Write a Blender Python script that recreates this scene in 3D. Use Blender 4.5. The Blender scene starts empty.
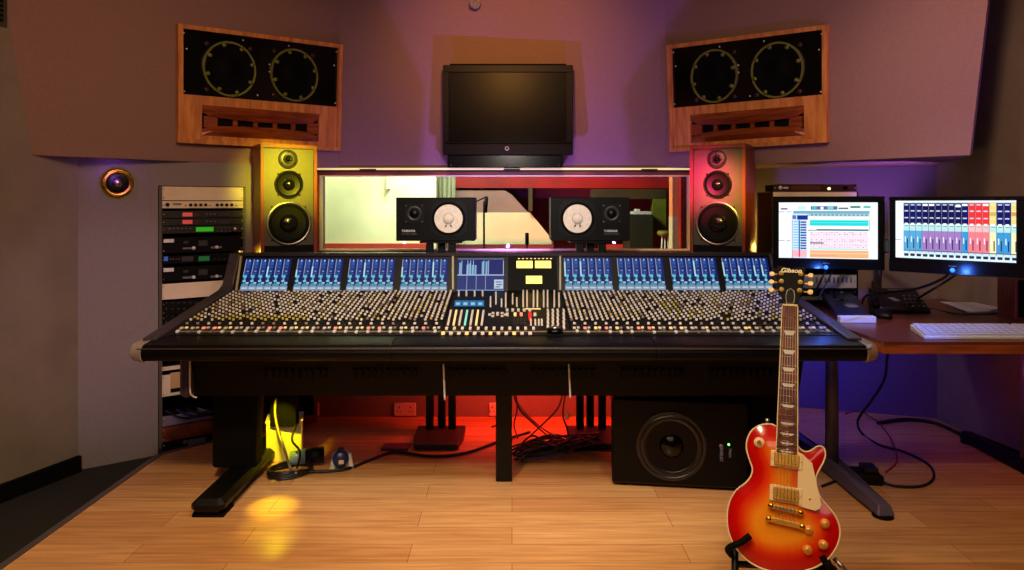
import bpy, math, random
from mathutils import Vector, Matrix
random.seed(7)
SC = bpy.context.scene
COL = SC.collection
F = 700.0; CX = 512.0; HY = 204.0; CH = 1.2      # focal length in px, principal column, horizon row, camera height
PI = math.pi

def P(px, py, d):
    return Vector(((px - CX) * d / F, d, CH - (py - HY) * d / F))
def FL(px, py, z=0.0):
    d = (CH - z) * F / (py - HY)
    return Vector(((px - CX) * d / F, d, z))
def ray(px, py):
    return Vector(((px - CX) / F, 1.0, -(py - HY) / F))
CAM = Vector((0, 0, CH))
class Fr:
    """plane frame: origin, right, up, normal"""
    def __init__(s, o, r, u, n=None):
        s.o = Vector(o); s.r = Vector(r).normalized(); s.u = Vector(u).normalized()
        s.n = (Vector(n) if n else s.r.cross(s.u)).normalized()
    def hit(s, px, py, c=0.0):
        v = ray(px, py); t = (s.o + s.n * c - CAM).dot(s.n) / v.dot(s.n)
        q = CAM + v * t - s.o
        return q.dot(s.r), q.dot(s.u)
    def pt(s, a, b, c=0.0):
        return s.o + s.r * a + s.u * b + s.n * c
    def w(s, px, py, c=0.0):
        a, b = s.hit(px, py, c); return s.pt(a, b, c)
    def mat(s):
        m = Matrix((s.r, s.u, s.n)).transposed().to_4x4(); m.translation = s.o; return m

# ------------------------------------------------------------------ materials
def lin(c):
    return tuple((x / 12.92 if x <= 0.04045 else ((x + 0.055) / 1.055) ** 2.4) for x in c)
def rgba(c): return (*lin(c[:3]), 1.0)
MATS = {}
def mat(name, col=(.5, .5, .5), rough=.5, metal=0.0, noise=0.0, nscale=20.0, stretch=(1, 1, 1), bump=0.0, emit=None, es=1.0, coat=0.0, spec=0.5, col2=None):
    if name in MATS: return MATS[name]
    m = bpy.data.materials.new(name); m.use_nodes = True
    nt = m.node_tree; b = nt.nodes['Principled BSDF']
    b.inputs['Base Color'].default_value = rgba(col); b.inputs['Roughness'].default_value = rough
    b.inputs['Metallic'].default_value = metal; b.inputs['Coat Weight'].default_value = coat
    b.inputs['Specular IOR Level'].default_value = spec
    if emit: b.inputs['Emission Color'].default_value = rgba(emit); b.inputs['Emission Strength'].default_value = es
    tc = nt.nodes.new('ShaderNodeTexCoord'); mp = nt.nodes.new('ShaderNodeMapping')
    mp.inputs['Scale'].default_value = stretch
    nt.links.new(tc.outputs['Object'], mp.inputs['Vector'])
    nz = nt.nodes.new('ShaderNodeTexNoise'); nz.inputs['Scale'].default_value = nscale; nz.inputs['Detail'].default_value = 4
    nt.links.new(mp.outputs['Vector'], nz.inputs['Vector'])
    if noise > 0:
        cr = nt.nodes.new('ShaderNodeValToRGB')
        c2 = col2 if col2 else tuple(max(0, x * (1 - noise)) for x in col)
        c1 = col if col2 else tuple(min(1, x * (1 + noise * .5)) for x in col)
        cr.color_ramp.elements[0].position = .3; cr.color_ramp.elements[1].position = .7
        cr.color_ramp.elements[0].color = rgba(c2); cr.color_ramp.elements[1].color = rgba(c1)
        nt.links.new(nz.outputs['Fac'], cr.inputs['Fac']); nt.links.new(cr.outputs['Color'], b.inputs['Base Color'])
    if bump > 0:
        bp = nt.nodes.new('ShaderNodeBump'); bp.inputs['Strength'].default_value = bump; bp.inputs['Distance'].default_value = .002
        nt.links.new(nz.outputs['Fac'], bp.inputs['Height']); nt.links.new(bp.outputs['Normal'], b.inputs['Normal'])
    MATS[name] = m; return m

fabric = mat('wall fabric', (.55, .43, .41), .9, noise=.10, nscale=260, bump=.5, spec=.15)
fabric2 = mat('wall fabric grey', (.52, .48, .50), .9, noise=.10, nscale=260, bump=.5, spec=.15)
fabric3 = mat('side wall paint', (.50, .45, .41), .9, noise=.06, nscale=6, spec=.15)
black = mat('black satin', (.028, .025, .026), .42, noise=.15, nscale=40, spec=.25)
blackm = mat('black matt', (.018, .017, .018), .75, noise=.2, nscale=80, spec=.15)
blackg = mat('black gloss', (.012, .011, .012), .16, spec=.35)
rubber = mat('rubber', (.016, .015, .016), .8, spec=.15, noise=.15, nscale=60)
leather = mat('armrest leather', (.028, .022, .024), .36, noise=.3, nscale=120, bump=.4, spec=.16)
consbody = mat('console body', (.06, .05, .055), .5, spec=.25, noise=.1, nscale=50)
conscheek = mat('console cheek', (.22, .18, .19), .4, noise=.08, nscale=40)
conspanel = mat('console panel', (.05, .042, .04), .5, spec=.25, noise=.2, nscale=90)
silver = mat('brushed silver', (.72, .70, .68), .3, metal=1, noise=.1, nscale=200)
alum = mat('aluminium baffle', (.34, .32, .27), .40, metal=.3, noise=.05, nscale=120, bump=.1)
cream = mat('cream panel', (.87, .80, .70), .5, noise=.04, nscale=20)
white = mat('white plastic', (.86, .85, .84), .4, noise=.03, nscale=30)
grey = mat('mid grey', (.42, .41, .43), .5, noise=.1, nscale=60)
darkgrey = mat('dark grey', (.17, .16, .17), .5, noise=.12, nscale=60)
gold = mat('gold metal', (.95, .74, .34), .28, metal=.65, noise=.08, nscale=60)
brass = mat('brass ring', (.85, .66, .22), .22, metal=1, noise=.15, nscale=30)
cone = mat('black cone', (.010, .009, .010), .38, spec=.22, noise=.3, nscale=30)
conewhite = mat('paper cone', (.97, .91, .86), .8, noise=.05, nscale=60, bump=.3)
oak = mat('oak wood', (.86, .58, .30), .45, noise=.4, nscale=5, stretch=(7, 7, .8), col2=(.66, .38, .17))
cherry = mat('cherry wood', (.60, .30, .13), .35, noise=.4, nscale=6, stretch=(1.5, 1.5, 14), col2=(.42, .16, .06))
redwood = mat('cabinet wood', (.54, .25, .17), .35, noise=.4, nscale=6, stretch=(9, 9, .8), col2=(.48, .18, .10))
framewood = mat('window frame wood', (.55, .24, .14), .4, noise=.3, nscale=6, stretch=(1, 9, 9))
deskwood = mat('desk wood', (.46, .21, .14), .28, noise=.3, nscale=5, stretch=(1, 9, 9), col2=(.36, .14, .09))
deskedge = mat('desk edge wood', (.62, .30, .14), .35, noise=.3, nscale=5, stretch=(1, 9, 9))
trimlight = mat('cream trim', (.92, .86, .68), .35, noise=.04, nscale=9)
carpet = mat('dark carpet', (.10, .08, .075), .95, noise=.4, nscale=160, bump=.6)
blueled = mat('blue led', (.2, .4, 1), emit=(.08, .28, 1), es=7)
greenled = mat('green led', (.2, 1, .3), emit=(.4, 1, .35), es=5)
greendisp = mat('green display', (.1, .5, .1), emit=(.15, .62, .10), es=.8)
greendim = mat('dim green display', (.05, .25, .1), emit=(.08, .36, .16), es=.6)
reddisp = mat('red display', (.6, .2, .2), emit=(.74, .26, .24), es=.7)
vuyellow = mat('vu meter face', (.95, .85, .4), emit=(1.0, .90, .42), es=1.15)
capw = mat('knob cap pale', (.92, .87, .82), .4, noise=.1, nscale=200)
capb = mat('knob cap brown', (.62, .52, .46), .4)
capy = mat('knob cap yellow', (.80, .72, .36), .4)
capd = mat('knob skirt', (.06, .055, .055), .5)
pink = mat('pink button', (.9, .55, .5), emit=(1.0, .50, .42), es=.7)
amber = mat('amber button', (.95, .82, .55), emit=(1.0, .84, .55), es=.45)
cyanb = mat('cyan button', (.5, .8, .75), emit=(.45, .85, .75), es=.5)
redb = mat('red button', (.8, .1, .1), emit=(.95, .10, .10), es=1.2)
yellowc = mat('carton', (.93, .90, .80), .6, noise=.05, nscale=15)
purplep = mat('purple paper', (.42, .12, .25), .6, noise=.4, nscale=60)
cablek = mat('black cable', (.03, .03, .035), .45)
cableg = mat('green cable', (.05, .22, .12), .45)
cableb = mat('blue cable', (.05, .09, .35), .45)
cableo = mat('orange cable', (.60, .20, .08), .45)
cablegr = mat('grey cable', (.55, .52, .52), .45)
paper = mat('paper', (.82, .78, .76), .8, noise=.05, nscale=30)
redlive = mat('red paint', (.62, .06, .06), .6, noise=.12, nscale=4)
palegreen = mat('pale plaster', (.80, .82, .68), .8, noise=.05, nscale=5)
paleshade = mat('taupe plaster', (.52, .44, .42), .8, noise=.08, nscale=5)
curtaing = mat('grey green curtain', (.42, .44, .34), .9, noise=.3, nscale=6, stretch=(14, 1, .4))
darkred = mat('dark red wall', (.30, .04, .05), .7, noise=.15, nscale=4)
ochre = mat('ochre beam', (.22, .20, .05), .6, noise=.15, nscale=6)
yellowcol = mat('yellow column', (.42, .46, .08), .6, noise=.15, nscale=6)
orangecol = mat('orange column', (.92, .62, .42), .6, noise=.06, nscale=6)
darkgreen = mat('dark green', (.07, .13, .06), .7, noise=.2, nscale=9)

def mat_vcol(name, strength):
    m = bpy.data.materials.new(name); m.use_nodes = True; nt = m.node_tree; b = nt.nodes['Principled BSDF']
    a = nt.nodes.new('ShaderNodeVertexColor'); a.layer_name = 'Col'
    b.inputs['Base Color'].default_value = (.004, .004, .005, 1); b.inputs['Roughness'].default_value = .5; b.inputs['Specular IOR Level'].default_value = .12
    nt.links.new(a.outputs['Color'], b.inputs['Emission Color']); b.inputs['Emission Strength'].default_value = strength
    return m
scr_mat = mat_vcol('lit screen', 1.15); met_mat = mat_vcol('lit meter screen', .85)

def mat_glass():
    m = bpy.data.materials.new('window glass'); m.use_nodes = True; nt = m.node_tree; nt.nodes.clear()
    o = nt.nodes.new('ShaderNodeOutputMaterial'); mx = nt.nodes.new('ShaderNodeMixShader')
    t = nt.nodes.new('ShaderNodeBsdfTransparent'); g = nt.nodes.new('ShaderNodeBsdfGlossy'); g.inputs['Roughness'].default_value = .02
    f = nt.nodes.new('ShaderNodeFresnel'); f.inputs['IOR'].default_value = 1.35
    t.inputs['Color'].default_value = (.93, .95, .93, 1)
    nt.links.new(f.outputs[0], mx.inputs[0]); nt.links.new(t.outputs[0], mx.inputs[1]); nt.links.new(g.outputs[0], mx.inputs[2])
    nt.links.new(mx.outputs[0], o.inputs[0]); return m
glass = mat_glass()

def mat_floor():
    m = bpy.data.materials.new('laminate floor'); m.use_nodes = True; nt = m.node_tree; b = nt.nodes['Principled BSDF']
    tc = nt.nodes.new('ShaderNodeTexCoord'); br = nt.nodes.new('ShaderNodeTexBrick')
    br.offset = .37; br.inputs['Scale'].default_value = 1; br.inputs['Brick Width'].default_value = .95; br.inputs['Row Height'].default_value = .13
    br.inputs['Mortar Size'].default_value = .0011; br.inputs['Mortar Smooth'].default_value = .3; br.inputs['Bias'].default_value = 0
    br.inputs['Color1'].default_value = rgba((.90, .68, .44)); br.inputs['Color2'].default_value = rgba((.83, .59, .37))
    br.inputs['Mortar'].default_value = rgba((.52, .32, .18))
    nt.links.new(tc.outputs['Object'], br.inputs['Vector'])
    mp = nt.nodes.new('ShaderNodeMapping'); mp.inputs['Scale'].default_value = (1.3, 22, 1)
    nt.links.new(tc.outputs['Object'], mp.inputs['Vector'])
    nz = nt.nodes.new('ShaderNodeTexNoise'); nz.inputs['Scale'].default_value = 2.5; nz.inputs['Detail'].default_value = 6; nz.inputs['Distortion'].default_value = .6
    nt.links.new(mp.outputs['Vector'], nz.inputs['Vector'])
    cr = nt.nodes.new('ShaderNodeValToRGB'); cr.color_ramp.elements[0].position = .32; cr.color_ramp.elements[1].position = .66
    cr.color_ramp.elements[0].color = (.62, .55, .50, 1); cr.color_ramp.elements[1].color = (1, 1, 1, 1)
    nt.links.new(nz.outputs['Fac'], cr.inputs['Fac'])
    mx = nt.nodes.new('ShaderNodeMixRGB'); mx.blend_type = 'MULTIPLY'; mx.inputs[0].default_value = .75
    nt.links.new(br.outputs['Color'], mx.inputs[1]); nt.links.new(cr.outputs['Color'], mx.inputs[2])
    nt.links.new(mx.outputs[0], b.inputs['Base Color'])
    b.inputs['Roughness'].default_value = .27; b.inputs['Specular IOR Level'].default_value = .5
    return m
floor_m = mat_floor()

# ------------------------------------------------------------------ mesh builder
class MB:
    def __init__(s): s.v = []; s.f = []; s.m = []; s.sm = []; s.c = []
    def add(s, vs, fs, mi=0, smooth=False, col=None):
        n = len(s.v); s.v += [Vector(v) for v in vs]
        for f in fs: s.f.append([i + n for i in f]); s.m.append(mi); s.sm.append(smooth); s.c.append(col)
        return s
    def quad(s, a, b, c, d, mi=0, col=None): return s.add([a, b, c, d], [(0, 1, 2, 3)], mi, False, col)
    def box(s, x0, x1, y0, y1, z0, z1, mi=0, T=None, c=0.0):
        """box with chamfered vertical+horizontal edges when c>0"""
        if c <= 0:
            vs = [Vector((x, y, z)) for z in (z0, z1) for y in (y0, y1) for x in (x0, x1)]
            fs = [(0, 2, 3, 1), (4, 5, 7, 6), (0, 1, 5, 4), (2, 6, 7, 3), (0, 4, 6, 2), (1, 3, 7, 5)]
        else:
            c = min(c, (x1 - x0) / 2.01, (y1 - y0) / 2.01, (z1 - z0) / 2.01)
            vs = []; fs = []
            def ring(z, i):
                a0, a1, b0, b1 = x0 + i, x1 - i, y0 + i, y1 - i
                return [(a0 + c, b0, z), (a1 - c, b0, z), (a1, b0 + c, z), (a1, b1 - c, z), (a1 - c, b1, z), (a0 + c, b1, z), (a0, b1 - c, z), (a0, b0 + c, z)]
            def ringi(z):
                return [(x0 + c * 1.4, y0 + c, z), (x1 - c * 1.4, y0 + c, z), (x1 - c, y0 + c * 1.4, z), (x1 - c, y1 - c * 1.4, z), (x1 - c * 1.4, y1 - c, z), (x0 + c * 1.4, y1 - c, z), (x0 + c, y1 - c * 1.4, z), (x0 + c, y0 + c * 1.4, z)]
            for r in (ringi(z0), ring(z0 + c, 0), ring(z1 - c, 0), ringi(z1)): vs += [Vector(q) for q in r]
            for k in range(3):
                for i in range(8):
                    j = (i + 1) % 8; fs.append((k * 8 + i, k * 8 + j, k * 8 + 8 + j, k * 8 + 8 + i))
            fs.append(tuple(range(7, -1, -1))); fs.append(tuple(range(24, 32)))
        if T is not None: vs = [T @ v for v in vs]
        return s.add(vs, fs, mi)
    def lathe(s, prof, T=None, seg=24, mi=0, smooth=True, sx=1.0, sy=1.0, cap=True):
        """profile of (r, z) round local z"""
        vs = []; fs = []
        for r, z in prof:
            for k in range(seg):
                a = 2 * PI * k / seg; vs.append(Vector((r * math.cos(a) * sx, r * math.sin(a) * sy, z)))
        for i in range(len(prof) - 1):
            for k in range(seg):
                j = (k + 1) % seg; fs.append((i * seg + k, i * seg + j, i * seg + seg + j, i * seg + seg + k))
        if cap and prof[0][0] > 1e-5: fs.append(tuple(range(seg - 1, -1, -1)))
        if cap and prof[-1][0] > 1e-5: fs.append(tuple(range((len(prof) - 1) * seg, len(prof) * seg)))
        if T is not None: vs = [T @ v for v in vs]
        return s.add(vs, fs, mi, smooth)
    def cyl(s, a, b, r, r2=None, seg=12, mi=0, smooth=True):
        a = Vector(a); b = Vector(b); d = b - a
        T = Matrix.Translation(a) @ d.to_track_quat('Z', 'Y').to_matrix().to_4x4()
        return s.lathe([(r, 0), (r if r2 is None else r2, d.length)], T, seg, mi, smooth)
    def prism(s, poly, z0, z1, T=None, mi=0, smooth=False):
        n = len(poly); vs = [Vector((x, y, z)) for z in (z0, z1) for x, y in poly]
        fs = [tuple(range(n - 1, -1, -1)), tuple(range(n, 2 * n))]
        fs += [(i, (i + 1) % n, n + (i + 1) % n, n + i) for i in range(n)]
        if T is not None: vs = [T @ v for v in vs]
        return s.add(vs, fs, mi, smooth)
    def hull(s, lo, hi, mi=0):
        """solid between two matching point loops"""
        n = len(lo); vs = list(lo) + list(hi)
        fs = [tuple(range(n - 1, -1, -1)), tuple(range(n, 2 * n))] + [(i, (i + 1) % n, n + (i + 1) % n, n + i) for i in range(n)]
        return s.add(vs, fs, mi)
    def tube(s, pts, r, seg=7, mi=0, smooth_path=True, closed=False):
        pts = [Vector(p) for p in pts]
        if smooth_path and len(pts) > 2:
            out = []; n = len(pts)
            rng = range(n if closed else n - 1)
            for i in rng:
                if closed: p0, p1, p2, p3 = pts[i - 1], pts[i], pts[(i + 1) % n], pts[(i + 2) % n]
                else: p0, p1, p2, p3 = pts[max(i - 1, 0)], pts[i], pts[i + 1], pts[min(i + 2, n - 1)]
                for k in range(6):
                    t = k / 6
                    out.append(.5 * ((2 * p1) + (p2 - p0) * t + (2 * p0 - 5 * p1 + 4 * p2 - p3) * t * t + (3 * p1 - p0 - 3 * p2 + p3) * t ** 3))
            if not closed: out.append(pts[-1])
            pts = out
        n = len(pts); vs = []; fs = []; last = Vector((0, 0, 1))
        for i, p in enumerate(pts):
            if closed: t = pts[(i + 1) % n] - pts[i - 1]
            else: t = pts[min(i + 1, n - 1)] - pts[max(i - 1, 0)]
            if t.length < 1e-7: t = Vector((1, 0, 0))
            t.normalize(); a = last - t * last.dot(t)
            if a.length < 1e-3: a = t.orthogonal()
            a.normalize(); last = a; b = t.cross(a)
            for k in range(seg):
                th = 2 * PI * k / seg; vs.append(p + (a * math.cos(th) + b * math.sin(th)) * r)
        for i in range(n if closed else n - 1):
            i2 = (i + 1) % n
            for k in range(seg):
                j = (k + 1) % seg; fs.append((i * seg + k, i * seg + j, i2 * seg + j, i2 * seg + k))
        if not closed: fs.append(tuple(range(seg - 1, -1, -1))); fs.append(tuple(range((n - 1) * seg, n * seg)))
        return s.add(vs, fs, mi, True)
    def build(s, name, mats, parent=None, local=False, bevel=0.0, origin=None):
        if not isinstance(mats, (list, tuple)): mats = [mats]
        if parent is not None: off = Vector((0, 0, 0)) if local else wloc(parent)
        elif local: off = Vector((0, 0, 0))
        else:
            xs = [v.x for v in s.v]; ys = [v.y for v in s.v]; zs = [v.z for v in s.v]
            off = Vector(((min(xs) + max(xs)) / 2, (min(ys) + max(ys)) / 2, min(zs)))
        me = bpy.data.meshes.new(name); me.from_pydata([v - off for v in s.v], [], s.f)
        for mt in mats: me.materials.append(mt)
        for p, mi, sm in zip(me.polygons, s.m, s.sm): p.material_index = mi; p.use_smooth = sm
        if any(c is not None for c in s.c):
            ca = me.color_attributes.new('Col', 'FLOAT_COLOR', 'CORNER')
            for p, c in zip(me.polygons, s.c):
                cc = rgba(c) if c else (0, 0, 0, 1)
                for li in p.loop_indices: ca.data[li].color = cc
        me.update()
        o = bpy.data.objects.new(name, me); COL.objects.link(o)
        if parent is not None: o.parent = parent
        elif not local: o.location = off
        if bevel > 0:
            bm = o.modifiers.new('bevel', 'BEVEL'); bm.width = bevel; bm.segments = 2; bm.limit_method = 'ANGLE'; bm.angle_limit = .6
        return o
WL = {}
def wloc(o):
    v = Vector((0, 0, 0))
    while o is not None: v = v + Vector(o.location); o = o.parent
    return v
def tag(o, label, cat, group=None, kind=None):
    o['label'] = label; o['category'] = cat
    if group: o['group'] = group
    if kind: o['kind'] = kind
    return o
def thing(name, loc, label, cat, group=None, rz=0.0):
    o = bpy.data.objects.new(name, None); COL.objects.link(o); o.location = loc; o.rotation_euler = (0, 0, rz)
    o.empty_display_size = .1
    return tag(o, label, cat, group)
def struct(name, mb, m, parent=None):
    o = mb.build(name, m, parent)
    if parent is None: o['kind'] = 'structure'
    return o
def copy_tree(o, parent=None):
    c = o.copy(); COL.objects.link(c); c.parent = parent
    for ch in list(o.children): copy_tree(ch, c)
    return c
def text(body, size, fr, a, b, c, m, name, parent, rot=0.0, align='CENTER', bold=0.0, local=False, shear=0.0):
    cu = bpy.data.curves.new(name, 'FONT'); cu.body = body; cu.size = size; cu.align_x = align; cu.align_y = 'CENTER'
    cu.extrude = .0004; cu.offset = bold; cu.shear = shear
    t = bpy.data.objects.new(name, cu); COL.objects.link(t)
    bpy.context.view_layer.update()
    me = bpy.data.meshes.new_from_object(t.evaluated_get(bpy.context.evaluated_depsgraph_get()))
    bpy.data.objects.remove(t); bpy.data.curves.remove(cu)
    M = fr.mat() @ Matrix.Translation((a, b, c)) @ Matrix.Rotation(rot, 4, 'Z')
    me.transform(M)
    if not local and parent is not None: me.transform(Matrix.Translation(-wloc(parent)))
    me.materials.clear(); me.materials.append(m); me.name = name
    o = bpy.data.objects.new(name, me); COL.objects.link(o); o.parent = parent
    return o

# ================================================================== ROOM
def lerp(a, b, t): return a + (b - a) * t
def up_to(a, b, z):      # extend line a->b to height z
    t = (z - a.z) / (b.z - a.z); return a + (b - a) * t
ZT = 2.55
def wallx_left(d): return -2.165 + .35 * (d - 2.96)
LB = P(32, 155, 3.09); LBR = P(340, 168, 4.25); LT = P(5, 0, 2.98)
nl = (LBR - LB).cross(LT - LB).normalized()
SL = Fr(LB, (LBR - LB), nl.cross(LBR - LB), nl)
if SL.n.y > 0: SL.n = -SL.n
if SL.u.z < 0: SL.u = -SL.u
LTR = SL.w(340, 0)
RBL = P(665, 168, 4.25); RB = P(970, 155, 3.05); RT = P(988, 0, 2.94)
nr = (RB - RBL).cross(RT - RBL).normalized()
SR = Fr(RBL, (RB - RBL), nr.cross(RB - RBL), nr)
if SR.n.y > 0: SR.n = -SR.n
if SR.u.z < 0: SR.u = -SR.u
RTL = SR.w(665, 0)
def slab(pts, th, outward):
    """thick plate from a polygon, thickness away from the room"""
    m = MB(); q = [p + outward * th for p in pts]; m.hull(pts, q); return m
struct('wall_soffit_left', slab([LB, LBR, up_to(LBR, LTR, ZT), up_to(LB, LT, ZT)], .03, -SL.n), fabric)
struct('wall_soffit_right', slab([RBL, RB, up_to(RB, RT, ZT), up_to(RBL, RTL, ZT)], .03, -SR.n), fabric)
struct('wall_back_upper', slab([LBR, RBL, up_to(RBL, RTL, ZT), up_to(LBR, LTR, ZT)], .03, Vector((0, 1, 0))), fabric)
WD = 4.245
WX0, WX1 = (317 - CX) * WD / F, (694 - CX) * WD / F
# soffit undersides
zs = LB.z
lowL = [LB, Vector((wallx_left(3.30), 3.30, zs)), Vector((-1.79, 3.53, zs)), Vector((-1.45, 3.79, zs)), Vector((WX0, 4.34, zs)), LBR]
struct('ceiling_soffit_left', slab(lowL, .03, Vector((0, 0, 1))), fabric)
lowR = [RB, Vector((2.38, 3.92, RB.z)), Vector((1.1, 4.34, RB.z)), Vector((WX1, 4.34, RB.z)), RBL]
struct('ceiling_soffit_right', slab(lowR, .03, Vector((0, 0, 1))), fabric)
m = MB(); a = RB; b = Vector((2.38, 3.92, RB.z)); c2 = up_to(RB, RT, ZT)
m.hull([a, b, Vector((2.38, 3.92, ZT)), c2], [p - SR.n * .03 for p in (a, b, Vector((2.38, 3.92, ZT)), c2)])
struct('wall_soffit_return', m, fabric)
def vwall(p0, p1, z0, z1, th=.05, side=1):
    """vertical wall from p0=(x,y) to p1, thickness to the given side"""
    a = Vector((p0[0], p0[1], 0)); b = Vector((p1[0], p1[1], 0)); n = Vector((-(b - a).y, (b - a).x, 0)).normalized() * th * side
    m = MB()
    lo = [a, b, b + n, a + n]; m.hull([Vector((p.x, p.y, z0)) for p in lo], [Vector((p.x, p.y, z1)) for p in lo]); return m
ZL = -.055
struct('wall_left', vwall((wallx_left(-2), -2), (wallx_left(3.30), 3.30), ZL, ZT), fabric3)
bb = vwall((wallx_left(-2) + .012, -2), (wallx_left(3.29) + .012, 3.29), ZL, ZL + .075, .02, -1)
struct('baseboard_left', bb, blackm)
RK0, RK1 = Vector((-1.77, 3.50, 0)), Vector((-1.429, 3.76, 0))
struct('wall_back_left', vwall((wallx_left(3.30), 3.30), (RK0.x, RK0.y), ZL, zs), fabric2)
m = vwall((RK0.x, RK0.y), (RK1.x, RK1.y), 1.292, zs)
struct('wall_above_rack', m, fabric2)
struct('wall_behind_tower_left', vwall((RK1.x, RK1.y), (WX0, 4.32), ZL, zs), fabric2)
struct('wall_behind_tower_right', vwall((WX1, 4.32), (1.1, 4.32), ZL, RB.z), fabric2)
struct('wall_back_right', vwall((1.1, 4.32), (2.38, 3.92), ZL, RB.z), fabric2)
struct('wall_right', vwall((2.38, 3.92), (2.75, -2), ZL, ZT), fabric3)
struct('wall_front', vwall((wallx_left(-2), -2), (2.75, -2), ZL, ZT, .05, -1), mat('dark rear wall', (.20, .16, .16), .9))
# window wall: below window, side jambs, head
ZW0 = CH - (253 - HY) * WD / F; ZW1 = CH - (172 - HY) * WD / F
m = MB(); m.box(WX0, WX1, WD, WD + .12, ZL, ZW0); struct('wall_back', m, fabric2)
m = MB(); m.box(-1.22, WX1, 3.95, WD, 0, .46); struct('wall_back_plinth', m, fabric2)
m = MB(); m.box(WX0, WX1, WD, WD + .12, ZW1, LBR.z + .001); struct('wall_above_window', m, fabric)
# window frame with a pane on the room side
wf = MB(); t = .020
wf.box(WX0, WX0 + t, WD - .015, WD + .11, ZW0, ZW1); wf.box(WX1 - t, WX1, WD - .015, WD + .11, ZW0, ZW1)
wf.box(WX0 + t, WX1 - t, WD - .015, WD + .11, ZW0, ZW0 + t * .8); wf.box(WX0 + t, WX1 - t, WD - .015, WD + .11, ZW1 - t, ZW1)
win = struct('window_1', wf, framewood)
m = MB(); m.box(WX0 + t, WX1 - t, WD + .055, WD + .061, ZW0 + t * .8, ZW1 - t); m.build('pane', glass, win)
m = MB(); a, b = ZW0 + t * .8, ZW1 - t
m.box(WX0 + t, WX1 - t, WD - .018, WD + .012, a, a + .010); m.box(WX0 + t, WX1 - t, WD - .018, WD + .012, b - .008, b)
m.box(WX0 + t, WX0 + t + .012, WD - .018, WD + .012, a + .010, b - .008); m.box(WX1 - t - .02, WX1 - t, WD - .018, WD + .012, a + .010, b - .008)
m.build('glazing_bead', trimlight, win)
m = MB(); m.box(WX0 - .01, WX1 + .01, WD - .010, WD, ZW1 - .002, ZW1 + .024, c=.003)
struct('trim_1', m, mat('dark head rail', (.16, .12, .08), .4))
r = thing('glow_trim', Vector((0, WD - .05, ZW1 + .008)), 'thin trim with painted glow along the rail above the control room window', 'painted-glow trim')  # brightly lit window-head trim, its brightness put in as emission
m = MB(); m.box(WX0 - .01, WX1 + .01, WD - .016, WD - .010, ZW1 + .012, ZW1 + .024); m.build('glow_face', mat('trim glow', (.9, .85, .6), emit=(1.0, .90, .58), es=.75), r)
for x in (-.87, 0.0, .83):
    m = MB(); m.box(x - .05, x + .05, WD - .022, WD - .014, ZW1 + .006, ZW1 + .018, c=.002); m.build('catch', darkgrey, r)
# floors
plat = [(-1.675, -1.9), (2.74, -1.9), (2.37, 3.92), (1.1, 4.32), (-1.17, 4.32), (-1.30, 3.86), (-1.475, 3.56), (-1.675, 3.35)]
m = MB(); m.prism(plat, ZL, 0); fo = m.build('floor', floor_m, local=True); fo['kind'] = 'structure'
m = MB(); m.prism([(-3.95, -2), (2.8, -2), (2.8, 4.3), (-3.95, 4.3)], ZL - .05, ZL - .001); struct('floor_lower', m, carpet)
m = MB()
e = [Vector((-1.675, -1.9, 0)), Vector((-1.675, 3.35, 0)), Vector((-1.475, 3.56, 0)), Vector((-1.30, 3.86, 0))]
for a, b in zip(e[:-1], e[1:]):
    n = Vector((-(b - a).y, (b - a).x, 0)).normalized() * .028
    m.hull([a + Vector((0, 0, ZL)), b + Vector((0, 0, ZL)), b + n + Vector((0, 0, ZL)), a + n + Vector((0, 0, ZL))], [p + Vector((0, 0, .003)) for p in (a, b, b + n, a + n)])
struct('trim_2', m, mat('edge strip', (.36, .32, .33), .35, metal=.3))
m = MB(); m.prism([(-3.95, -2), (2.8, -2), (2.8, 4.3), (-3.95, 4.3)], ZT, ZT + .05); struct('ceiling', m, mat('dark ceiling', (.22, .18, .18), .9))

# ------------------------------------------------------------------ live room behind the glass
def lr(px0, px1, py0, py1, d, th=.05):
    a = P(px0, py1, d); b = P(px1, py0, d); m = MB(); m.box(a.x, b.x, d, d + th, a.z, b.z); return m
m = MB(); m.box(-4, 4, 4.42, 8.3, -.05, 0); struct('floor_live_room', m, mat('live floor', (.32, .15, .10), .4, noise=.2, nscale=3))
m = MB(); m.box(-4, 4, 4.42, 8.3, 2.9, 2.95); struct('ceiling_live_room', m, redlive)
m = MB(); m.box(-4, 4, 8.2, 8.3, 0, 2.9); struct('wall_live_room_back', m, darkred)
m = MB(); m.box(3.9, 4.0, 4.42, 8.2, 0, 2.9); struct('wall_live_room_right', m, darkred)
m = MB(); m.box(-4.0, -3.9, 4.42, 8.2, 0, 2.9); struct('wall_live_room_left', m, palegreen)
m = MB(); m.box(-3.9, P(436, 0, 6.2).x, 6.2, 6.3, 0, 2.9)
struct('wall_live_room_pale', m, palegreen)
m = MB(); m.box(P(388, 0, 6.2).x, P(390.5, 0, 6.2).x, 6.12, 6.2, P(0, 189, 6.2).z, P(0, 170, 6.2).z); struct('trim_3', m, trimlight)
m = MB(); m.box(-3.9, P(424, 0, 6.0).x, 6.17, 6.2, 0, P(0, 243.5, 6.17).z); struct('trim_4', m, mat('wainscot red', (.66, .22, .18), .5, noise=.1, nscale=6))
m = MB()
for k in range(9):
    x = P(436 + k * 2.2, 0, 6.4).x; m.cyl((x, 6.4 + .03 * (k % 2), .0), (x, 6.4 + .03 * (k % 2), 1.62), .018, seg=8)
tag(m.build('curtain', curtaing), 'grey-green curtain hanging in the live room beside the pale wall', 'curtain')
struct('wall_live_room_bulkhead', lr(438, 690, 160, 188, 6.9, .5), redlive)
struct('wall_live_room_band', lr(455, 690, 188, 198, 7.3, .2), mat('plum wall', (.40, .20, .30), .6))
m = MB(); d0 = 6.7
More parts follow.
